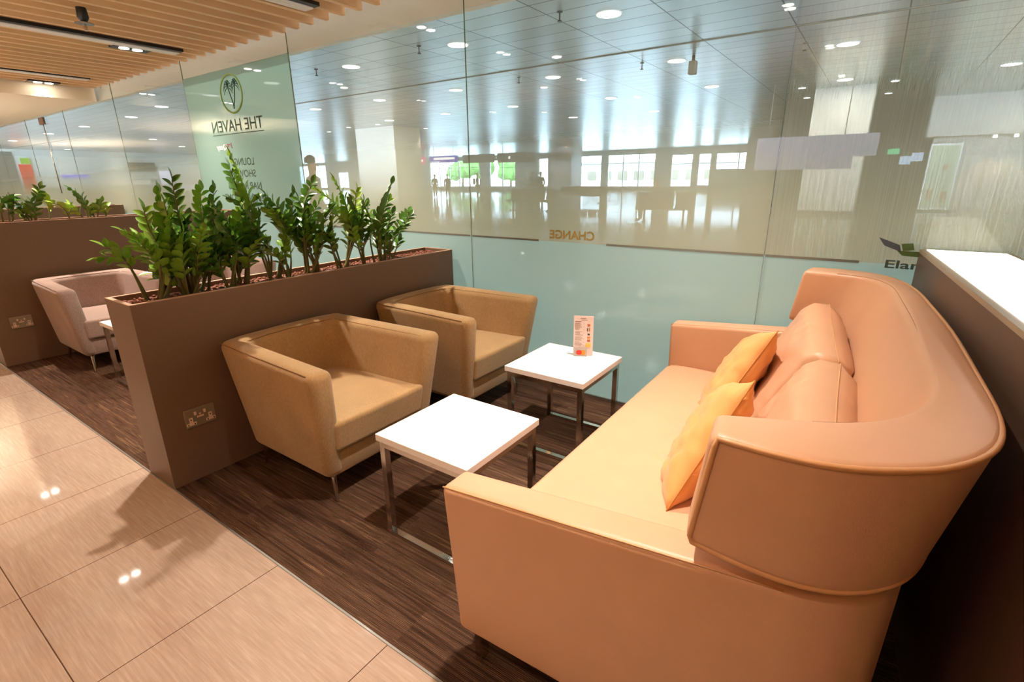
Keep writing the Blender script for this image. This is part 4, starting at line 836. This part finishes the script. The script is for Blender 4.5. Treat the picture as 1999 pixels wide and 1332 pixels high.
# ------------------------------------------------------------------ lit partition counter behind the sofa
t = thing('partition_counter', 'dark brown partition with a glowing white top, behind the sofa at the right', 'partition', (.35, 1.7, 0))
def sk(x, y, z): return (x - .35, y - 1.7, z)
A = [(.185, 2.765), (.345, .62), (.64, .645), (.475, 2.765)]
bm = bm_new(); prism(bm, [sk(x, y, .003) for x, y in A], [sk(x, y, 1.05) for x, y in A]); link('body', bm, M['laminate_dark'], t)
bm = bm_new(); prism(bm, [sk(x, y, 1.05) for x, y in A], [sk(x, y, 1.064) for x, y in A]); link('rim', bm, M['lightbox_edge'], t)
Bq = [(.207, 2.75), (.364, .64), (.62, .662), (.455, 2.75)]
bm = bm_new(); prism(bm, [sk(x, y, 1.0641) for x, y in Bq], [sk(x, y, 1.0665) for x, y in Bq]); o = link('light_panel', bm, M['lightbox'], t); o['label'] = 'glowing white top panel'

# ------------------------------------------------------------------ the hall beyond the glass
bm = bm_new(); box(bm, -95, 22, GY + .02, 55.3, -.12, 0); struct('floor.002', bm, M['hall_floor'])
bm = bm_new(); box(bm, -95, 22, GY + .09, 55.3, HALL_H, HALL_H + .15); struct('ceiling.002', bm, M['hall_ceil'])
bm = bm_new(); box(bm, -95, 22, 12.62, 12.70, HALL_H - .012, HALL_H); struct('trim_3', bm, M['hall_dark'])
# far wall with its window openings
wins = [(-84, -76.3, .30, 3.80), (-73.1, -70.6, .3, 2.6), (-52.5, -43.6, .45, 3.7), (-41.9, -37.9, .45, 3.60), (-34.4, -33.1, .45, 3.60), (-28.8, -26.1, .45, 3.70), (-25.3, -19.9, .42, 3.70), (-18.15, -16.0, .42, 3.50), (-15.4, -14.2, .5, 3.5), (-13.7, -9.5, 2.05, 3.5)]
bm = bm_new(); x = -95
for (a, b, z0, z1) in wins:
    box(bm, x, a, 55.0, 55.3, 0, HALL_H); box(bm, a, b, 55.0, 55.3, 0, z0); box(bm, a, b, 55.0, 55.3, z1, HALL_H); x = b
box(bm, x, 22, 55.0, 55.3, 0, HALL_H); struct('wall_far', bm, M['hall_wall'])
for i, (a, b, z0, z1) in enumerate(wins):
    bm = bm_new(); box(bm, a, b, 55.12, 55.15, z0, z1); o = struct('window_%d' % (16 + i), bm, M['clear'])
    bm = bm_new()
    nm = max(1, round((b - a) / 1.8))
    for k in range(nm + 1):
        xx = a + (b - a) * k / nm; box(bm, xx - .05, xx + .05, 55.08, 55.20, z0, z1)
    box(bm, a, b, 55.08, 55.20, z1 - .9, z1 - .84)
    link('frame', bm, M['grey_metal'], o)
bm = bm_new(); box(bm, -60.3, -60, GY + .1, 39, 0, HALL_H); struct('wall_shops', bm, M['hall_wall'])
bm = bm_new(); box(bm, -95.3, -95, GY, 55.3, 0, HALL_H); struct('wall_west', bm, M['hall_wall'])
bm = bm_new(); box(bm, 22, 22.3, GY, 55.3, 0, HALL_H); struct('wall_east', bm, M['hall_wall'])
bm = bm_new(); box(bm, 1.5, 22, 28.0, 28.3, 0, 2.75); box(bm, 1.2, 22, 27.0, 29, 2.75, HALL_H); struct('wall_shopfront', bm, M['pillar'])
# clad pillars
for i, (x, y, sx, sy, lab) in enumerate([(-1.50, 22.6, .87, .8, 'wide pale square pillar at the right, with two round lamps on each side'),
                                     (-23.9, 21.7, 1.6, 1.0, 'pale pillar in the hall behind the planter plants, washed by three small lamps'),
                                     (-25.8, 46.5, 1.1, 1.1, 'distant pale pillar between the windows of the far wall'),
                                     (-8.9, 50.5, 1.0, .9, 'far off pale pillar near the right end of the distant windows')]):
    t = thing('clad_pillar', lab, 'pillar', (x, y, 0))
    bm = bm_new(); box(bm, -sx, sx, -sy, sy, .12, HALL_H); bevel(bm, .03, 2, 1); link('cladding', bm, M['pillar'], t)
    bm = bm_new(); box(bm, -sx - .02, sx + .02, -sy - .02, sy + .02, 0, .14); link('plinth', bm, M['hall_dark'], t)
# round downlights of the hall
def hall_light(x, y, lab, r=.215, group='round downlights in the hall ceiling'):
    t = thing('round_downlight', lab, 'ceiling light', (x, y, HALL_H), 0, group)
    bm = bm_new(); lathe(bm, [(r + .02, -.012), (r + .03, 0)], 28); link('trim_ring', bm, M['white_top'], t)
    bm = bm_new(); lathe(bm, [(r, -.018), (r, -.0125)], 28); link('diffuser', bm, M['hall_lamp'], t)
WH = {0: 'large round downlight nearest the glass, at the top between the two right hand seams', 1: 'large round downlight just left of the middle glass seam, near the top', 2: 'large round downlight near the sign panel, left of the seam',
      5: 'round downlight in the bluish ceiling area, behind the nearest one', 6: 'round downlight just right of the middle seam, second row', 9: 'round downlight above the wide right hand pillar'}
for i, (x, y) in enumerate(HALL_LAMPS):
    rows = [[q for q in HALL_LAMPS if a <= q[1] < b] for a, b in ((0, 12), (12, 16.5), (16.5, 22), (22, 60))]
    ri = [k for k, r_ in enumerate(rows) if (x, y) in r_][0]; order = sorted(rows[ri])
    hall_light(x, y, WH.get(i, 'round hall downlight in the %s row beyond the glass, %s from the left' % (('first', 'second', 'third', 'fourth')[ri], ('first', 'second', 'third', 'fourth', 'fifth', 'sixth', 'seventh', 'eighth', 'ninth', 'tenth', 'eleventh', 'twelfth', 'thirteenth')[order.index((x, y))])))
SM = [(-.15, 21.6), (-.30, 24.6), (-2.72, 21.2), (-2.85, 23.9), (-22.4, 19.7), (-24.8, 19.7), (-27.8, 20.6), (-22.0, 22.9), (-9.5, 15.5), (-27.6, 45), (-25.1, 45), (-24.2, 46.8), (-12.85, 21.0), (-7.0, 12.0), (-14.5, 11.5), (-20.6, 11.2)]
for i, (x, y) in enumerate(SM):
    nm_ = ['right of the wide pillar, upper one', 'right of the wide pillar, lower one', 'left of the wide pillar, upper one', 'left of the wide pillar, lower one', 'on the right front of the pale pillar behind the plants', 'in front of the pillar behind the plants',
           'left of the pillar behind the plants', 'right of the pillar behind the plants', 'just right of the middle glass seam', 'left of the distant pillar', 'in front of the distant pillar', 'right of the distant pillar', 'far off above the windows', 'between the first and second lamp rows', 'above the pillar behind the plants', 'nearest the sign panel on its right'][i]
    hall_light(x, y, 'small bright hall downlight ' + nm_, .11, 'small bright downlights in the hall ceiling')
    if i < 8:
        l = bpy.data.lights.new('pillar_wash', 'SPOT'); l.energy = 70; l.color = (1, .90, .78); l.spot_size = 1.5; l.spot_blend = .6; l.shadow_soft_size = .1
        o = bpy.data.objects.new('pillar_wash', l); o.location = (x, y, HALL_H - .05); C.objects.link(o)
# sprinkler heads under the hall ceiling
for i, (x, y) in enumerate([(-5.2, 9.0), (-5.6, 14.0), (-8.9, 9.2), (-12.8, 9.3), (-1.9, 14.3), (-9.2, 13.6)]):
    t = thing('hall_sprinkler', 'small dark sprinkler hanging beside the ' + ['nearest round hall downlight', 'second row lamp in the bluish ceiling', 'lamp left of the middle seam', 'lamp nearest the sign panel', 'lamp above the wide pillar', 'lamp right of the middle seam'][i], 'sprinkler', (x, y, HALL_H), 0, 'sprinklers under the hall ceiling')
    bm = bm_new(); lathe(bm, [(.04, -.16), (.045, -.15), (.012, -.13), (.012, -.02), (.05, -.015), (.05, 0)], 10); link('body', bm, M['black'], t, 40)
t = thing('ceiling_speaker', 'dark grey box camera hanging from the bluish hall ceiling', 'camera', (-4.28, 14.0, HALL_H))
bm = bm_new(); box(bm, -.03, .03, -.03, .03, -.12, 0); link('stem', bm, M['black'], t)
bm = bm_new(); box(bm, -.09, .09, -.09, .09, -.42, -.12); bevel(bm, .02, 2); link('body', bm, M['hall_dark'], t)
# hanging signs
def hang_sign(x0, x1, y, z0, z1, face, name, lab, group=None, txt=None):
    t = thing(name, lab, 'sign', ((x0 + x1) / 2, y, 0), 0, group); h = (x1 - x0) / 2
    bm = bm_new(); box(bm, -h, h, -.08, .08, z0, z1); bevel(bm, .02, 1); link('box', bm, face, t)
    for s in (-1, 1):
        bm = bm_new(); tube(bm, [(s * h * .7, 0, z1), (s * h * .7, 0, HALL_H)], .03, 8); link('hanger', bm, M['grey_metal'], t)
    if txt:
        bm = bm_new()
        for (a, b, c_, d) in txt: box(bm, -h + 2 * h * a, -h + 2 * h * b, -.092, -.081, z0 + (z1 - z0) * c_, z0 + (z1 - z0) * d)
        link('lettering_marks', bm, M['sign_text'], t)
M['sign_text'] = emit('sign_text', (1, .97, .98, 1), 1.6)
M['sign_pink'] = emit('pink_sign', lin(238, 96, 150), 1.2); M['sign_purple'] = emit('purple_sign', lin(104, 88, 206), 1.1)
hang_sign(-42.3, -38.8, 40, 2.9, 3.62, M['sign_pink'], 'pink_sign', 'glowing pink hanging sign in the distance, left of the purple sign', None, [(.02, .16, .1, .9), (.32, .95, .35, .62)])
hang_sign(-38.1, -34.4, 40, 2.98, 3.62, M['sign_purple'], 'purple_sign', 'glowing purple hanging sign in the distance, right of the pink sign', None, [(.16, .92, .42, .75), (.05, .40, .08, .2)])
hang_sign(-33.7, -29.9, 40, 2.86, 3.60, M['hall_dark'], 'grey_sign', 'plain grey hanging sign board crossing the middle glass seam', 'grey hanging sign boards')
hang_sign(-29.5, -25.5, 40, 2.80, 3.62, M['hall_dark'], 'grey_sign', 'grey hanging sign board with a small white mark, right of the seam', 'grey hanging sign boards', [(.32, .37, .35, .65)])
t = thing('lilac_reflection', 'large pale lilac glowing panel standing in for a reflection before the wide pillar', 'screen', (-2.27, 20, 0))
M['lilac'] = emit('lilac_reflection_face', lin(196, 194, 222), .75)  # lilac reflection put in as a glowing panel
bm = bm_new(); box(bm, -1.41, 1.42, -.05, .05, 1.55, 2.58); link('reflection_panel', bm, M['lilac'], t)
bm = bm_new(); box(bm, 1.42, 2.02, -.05, .05, 1.92, 2.58); link('side_panel', bm, M['lilac'], t)
for s in (-1.1, 1.1):
    bm = bm_new(); tube(bm, [(s, 0, 2.58), (s, 0, HALL_H)], .012, 8); link('hanger', bm, M['hall_dark'], t)
t = thing('poster_stand', 'tall glowing white poster stand in front of the shopfront at the right', 'poster', (1.78, 25.5, 0), math.radians(6))
M['poster'] = emit('poster_face', lin(226, 240, 226), 1.15)
bm = bm_new(); box(bm, -.46, .46, -.08, .08, .06, 2.42); link('case', bm, M['white_top'], t)
bm = bm_new(); box(bm, -.42, .42, -.09, -.081, .14, 2.36); link('poster', bm, M['poster'], t)
bm = bm_new(); box(bm, -.3, -.14, -.095, -.0905, .45, .8); box(bm, .12, .32, -.095, -.0905, .35, .72); box(bm, .02, .16, -.095, -.0905, 1.5, 1.68); link('printed_picture', bm, M['orange_letter'], t)
bm = bm_new(); box(bm, -.5, .5, -.2, .2, 0, .06); link('foot', bm, M['hall_dark'], t)
M['tv'] = emit('screen_face', lin(190, 210, 246), 1.5)
for (x, y, z, lab) in ((.62, 25.0, 1.85, 'small bright screen hanging left of the poster stand, nearer the pillar'), (.95, 24.6, 1.95, 'small bright screen hanging left of the poster stand, right one of the pair')):
    t = thing('monitor', lab, 'screen', (x, y, 0), 0, 'pair of small hanging monitors')
    bm = bm_new(); box(bm, -.17, .17, -.03, .03, z - .14, z + .16); link('screen', bm, M['tv'], t)
    bm = bm_new(); tube(bm, [(0, 0, z + .16), (0, 0, HALL_H)], .01, 6); link('hanger', bm, M['hall_dark'], t)
t = thing('exit_sign', 'small green lit exit sign right of the wide pillar', 'sign', (.22, 26.0, 0))
bm = bm_new(); box(bm, -.19, .19, -.04, .04, 2.12, 2.32); link('box', bm, emit('exit_face', lin(90, 220, 160), 1.3), t)
bm = bm_new(); tube(bm, [(0, 0, 2.32), (0, 0, HALL_H)], .01, 6); link('hanger', bm, M['hall_dark'], t)
# spotlights under the shopfront soffit
for i, x in enumerate((3.3, 3.9, 4.9, 5.6, 6.4, 7.6, 8.8)):
    tt = thing('shop_spotlight', 'warm shopfront spotlight under the far right soffit, %s from the left' % ('first', 'second', 'third', 'fourth', 'fifth', 'sixth', 'last')[i], 'spotlight', (x, 27.55, 2.75), 0, 'warm shopfront spotlights')
    bm = bm_new(); lathe(bm, [(.05, -.10), (.07, -.09), (.06, 0)], 12); link('body', bm, M['lamp'] if 0 else M['hall_lamp'], tt)
    l = bpy.data.lights.new('shop_spot', 'SPOT'); l.energy = 70; l.color = ((1, .6, .35) if i in (0, 2, 4) else (1, .85, .6)); l.spot_size = 1.3; l.spot_blend = .5; l.shadow_soft_size = .05
    o = bpy.data.objects.new('shop_spot', l); o.location = (x, 27.5, 2.6); C.objects.link(o)
# shop displays on the left side of the hall
def slab(name, lab, cat, y0, y1, z0, z1, mat, d=.15, group=None):
    y0, y1, z0, z1 = y0 * 1.97, y1 * 1.97, max(0, (z0 - 1.37) * 1.97 + 1.37), (z1 - 1.37) * 1.97 + 1.37
    bm = bm_new(); box(bm, -59.99, -60 + d, y0, y1, z0, z1); o = link(name, bm, mat); tag(o, lab, cat, group); return o
slab('red_shop_sign', 'glowing red vertical shop sign at the far left beyond the glass', 'sign', 6.65, 7.05, .95, 2.2, emit('red_sign', lin(230, 70, 60), 1.3))
slab('green_shop_sign', 'small yellow green light above the red shop sign', 'sign', 6.75, 7.05, 2.22, 2.45, emit('green_sign', lin(150, 200, 70), 1.3))
slab('purple_light_bar', 'thin glowing purple bar right of the red shop sign', 'light', 8.0, 9.0, 1.66, 1.76, emit('purple_bar', lin(130, 120, 240), 1.8))
slab('white_screen', 'bright white lilac screen beside the sign panel', 'screen', 12.0, 12.5, 1.28, 1.95, emit('white_screen', lin(226, 224, 250), 1.6))
slab('beige_board', 'beige shop board left of the white screen', 'sign', 10.7, 11.85, 1.92, 2.35, M['hall_dark'])
slab('lit_shelf', 'long pale lit shop counter below the beige board', 'counter', 9.8, 11.5, 1.30, 1.50, emit('lit_shelf', lin(220, 224, 224), 1.1))
slab('lit_window_display', 'low bluish white lit display right of the white screen', 'display', 12.6, 13.6, .95, 1.25, emit('display_case', lin(206, 212, 240), 1.3))
slab('dark_shop_panel', 'dark vertical shop panel behind the red sign', 'panel', 5.6, 6.55, 0, 2.7, M['hall_dark'], .05)
# bench rows
def bench(x, y, rz, n, lab):
    t = thing('airport_bench', lab, 'bench', (x, y, 0), rz, 'rows of black seats in the hall')
    bm = bm_new(); box(bm, -.3 * n, .3 * n, -.03, .03, .36, .42)
    for s in (-1, 1): box(bm, s * (.3 * n - .3) - .03, s * (.3 * n - .3) + .03, -.28, .28, 0, .04); box(bm, s * (.3 * n - .3) - .03, s * (.3 * n - .3) + .03, -.03, .03, .04, .36)
    link('beam', bm, M['grey_metal'], t)
    for k in range(n):
        cx = -.3 * n + .3 + k * .6
        bm = bm_new(); box(bm, cx - .27, cx + .27, -.25, .24, .42, .47); bevel(bm, .015, 2); link('seat', bm, M['seat_black'], t)
        bm = bm_new(); prism(bm, [(cx - .27, .21, .46), (cx + .27, .21, .46), (cx + .27, .25, .46), (cx - .27, .25, .46)], [(cx - .27, .32, .90), (cx + .27, .32, .90), (cx + .27, .36, .90), (cx - .27, .36, .90)]); bevel(bm, .012, 2); link('backrest', bm, M['seat_black'], t)
    return t
bench(-5.5, 16.3, math.radians(15), 3, 'row of black seats with the seated person, in the middle of the hall')
bench(-12.6, 19.5, math.radians(5), 4, 'row of black seats left of the seated person, in front of the distant pillar')
bench(-2.9, 18.6, math.radians(80), 2, 'pair of black seats left of the right hand glass seam')
bench(-14.0, 27.0, 0, 5, 'long row of black seats farther off below the windows')
# people beyond the glass
def person(x, y, rz, top, pants, lab, pose='stand', bag=False):
    t = thing('person', lab, 'person', (x, y, 0), rz)
    if pose == 'stand':
        J = {'pel': (0, 0, .95), 'ch': (0, .01, 1.28), 'nk': (0, 0, 1.48), 'hd': (0, -.01, 1.60), 'hd2': (0, -.01, 1.70), 'sl': (-.17, 0, 1.42), 'el': (-.24, .02, 1.14), 'wl': (-.22, -.08, .90), 'hl': (-.22, -.10, .82),
             'sr': (.17, 0, 1.42), 'er': (.24, .02, 1.14), 'wr': (.22, -.08, .90), 'hr': (.22, -.10, .82), 'tl': (-.09, 0, .90), 'kl': (-.10, -.02, .50), 'al': (-.10, .03, .09), 'fl': (-.11, -.13, .04), 'tr': (.09, 0, .90), 'kr': (.10, -.02, .50), 'ar': (.10, .03, .09), 'fr': (.11, -.13, .04)}
    else:
        J = {'pel': (0, 0, .54), 'ch': (0, .03, .86), 'nk': (0, 0, 1.06), 'hd': (0, -.03, 1.17), 'hd2': (0, -.04, 1.27), 'sl': (-.17, .01, 1.0), 'el': (-.22, -.05, .74), 'wl': (-.12, -.25, .66), 'hl': (-.08, -.32, .66),
             'sr': (.17, .01, 1.0), 'er': (.22, -.05, .74), 'wr': (.12, -.25, .66), 'hr': (.08, -.32, .66), 'tl': (-.09, -.03, .54), 'kl': (-.11, -.45, .52), 'al': (-.11, -.42, .10), 'fl': (-.11, -.58, .05), 'tr': (.09, -.03, .54), 'kr': (.11, -.45, .52), 'ar': (.11, -.42, .10), 'fr': (.11, -.58, .05)}
    Rd = {'pel': .145, 'ch': .15, 'nk': .055, 'hd': .085, 'hd2': .078, 's': .065, 'e': .045, 'w': .03, 'h': .035, 't': .095, 'k': .06, 'a': .042, 'f': .038}
    E_ = [('pel', 'ch'), ('ch', 'nk'), ('nk', 'hd'), ('hd', 'hd2'), ('ch', 'sl'), ('sl', 'el'), ('el', 'wl'), ('wl', 'hl'), ('ch', 'sr'), ('sr', 'er'), ('er', 'wr'), ('wr', 'hr'), ('pel', 'tl'), ('tl', 'kl'), ('kl', 'al'), ('al', 'fl'), ('pel', 'tr'), ('tr', 'kr'), ('kr', 'ar'), ('ar', 'fr')]
    def skin(name, keys, mat, grow, trim=None):
        ks = [k for k in J if k in keys]; es = [(ks.index(a), ks.index(b)) for a, b in E_ if a in ks and b in ks]
        me = bpy.data.meshes.new(name); me.from_pydata([J[k] for k in ks], es, [])
        o = bpy.data.objects.new(name, me); C.objects.link(o); o.parent = t; me.materials.append(mat)
        sk_ = o.modifiers.new('skin', 'SKIN'); sk_.use_smooth_shade = True
        for i, k in enumerate(ks):
            r = Rd.get(k, Rd.get(k[0], .05)) + grow; d_ = 1.0 if k not in ('pel', 'ch') else .72
            me.skin_vertices[0].data[i].radius = (r, r * d_); me.skin_vertices[0].data[i].use_root = (i == 0)
        sb = o.modifiers.new('sub', 'SUBSURF'); sb.levels = 1; sb.render_levels = 2
        return o
    skin('body', list(J), M['skin'], 0)
    skin('shirt', ['pel', 'ch', 'sl', 'el', 'wl', 'sr', 'er', 'wr'], top, .014)
    skin('trousers', ['pel', 'tl', 'kl', 'al', 'tr', 'kr', 'ar'], pants, .016)
    hx, hy, hz = J['hd2']
    bm = bm_new(); bmesh.ops.create_uvsphere(bm, u_segments=16, v_segments=10, radius=.100, matrix=Matrix.Translation((hx, hy + .022, hz - .0)) @ Matrix.Diagonal((.92, 1, 1.02, 1)))
    bmesh.ops.delete(bm, geom=[v for v in bm.verts if v.co.z < hz - .055 or (v.co.y < hy - .055 and v.co.z < hz + .03)], context='VERTS'); link('hair', bm, M['hair'], t, True)
    bm = bm_new()
    for s in (-1, 1): bmesh.ops.create_uvsphere(bm, u_segments=8, v_segments=6, radius=.010, matrix=Matrix.Translation((hx + s * .032, hy - .082, hz - .045)))
    link('eyes', bm, M['black'], t)
    bm = bm_new(); tube(bm, [(hx, hy - .080, hz - .045), (hx, hy - .102, hz - .078), (hx, hy - .085, hz - .088)], .01, 6); link('nose', bm, M['skin'], t)
    if bag:
        bm = bm_new(); box(bm, -.15, .15, .15, .30, 1.0, 1.42); bevel(bm, .04, 3); link('backpack', bm, M['black'], t)
    return t
person(-8.15, 5.6, math.radians(160), M['cloth_grey'], M['trousers'], 'person standing close behind the frosted glass, right of the sign panel, head and shoulders blurred')
person(-5.75, 16.15, math.radians(-75), M['cloth_dark'], M['trousers'], 'person in dark clothes sitting on the bench in the middle of the hall', 'sit')
person(-27.8, 31.0, .5, M['cloth_grey'], M['trousers'], 'distant standing person just right of the middle seam, with a pack', bag=True)
person(-24.0, 30.0, 2.2, M['cloth_dark'], M['trousers'], 'distant standing person before the green window', bag=True)
person(-29.6, 31.5, 1.2, M['cloth_dark'], M['trousers'], 'distant standing person just left of the middle seam')
person(-19.6, 30.5, -.8, M['cloth_grey'], M['trousers'], 'distant standing person near the far pillar, left one')
person(-18.6, 30.0, .4, M['cloth_dark'], M['trousers'], 'distant standing person near the far pillar, right one')
# outdoors seen through the far windows
bm = bm_new(); box(bm, -160, 60, 55.4, 140, -.4, -.05); struct('floor.003', bm, M['apron'])
def tree(x, y, s, lab):
    t = thing('tree', lab, 'tree', (x, y, -.05)); rnd = random.Random(int(x * 10))
    bm = bm_new(); tube(bm, [(0, 0, 0), (.1, 0, 2.0 * s), (0, .1, 3.4 * s)], .2, 8, radii=[.22 * s, .16 * s, .1 * s]); link('trunk', bm, M['bark'], t, True)
    bm = bm_new()
    for k in range(9):
        c_ = Vector((rnd.uniform(-1.6, 1.6), rnd.uniform(-1.2, 1.2), rnd.uniform(2.2, 4.6))) * s
        bmesh.ops.create_icosphere(bm, subdivisions=3, radius=rnd.uniform(.9, 1.4) * s, matrix=Matrix.Translation(c_))
    for v in bm.verts: v.co += Vector((noise.noise(v.co * 1.7), noise.noise(v.co * 1.7 + Vector((9, 0, 0))), noise.noise(v.co * 1.7 + Vector((0, 9, 0))))) * .5 * s
    link('crown', bm, M['tree'], t)
tree(-66, 78, 1.0, 'green tree outside the window left of the middle glass seam')
tree(-60, 76, 1.1, 'green tree outside, at the middle glass seam')
tree(-54, 77, .9, 'green tree outside the window just right of the middle seam')
t = thing('outside_building', 'pale low building seen outside through the bright far windows', 'building', (-36, 100, -.05))
bm = bm_new(); box(bm, -14, 14, -3, 3, 0, 3.6); link('wall', bm, M['outbuild'], t)
bm = bm_new(); box(bm, -15, 15, -4, 4, 3.6, 4.3); link('roof', bm, M['grey_metal'], t)
bm = bm_new()
for k in range(8): box(bm, -13 + k * 3.3, -11 + k * 3.3, -3.05, -2.98, .9, 2.6)
link('window_row', bm, M['hall_dark'], t)
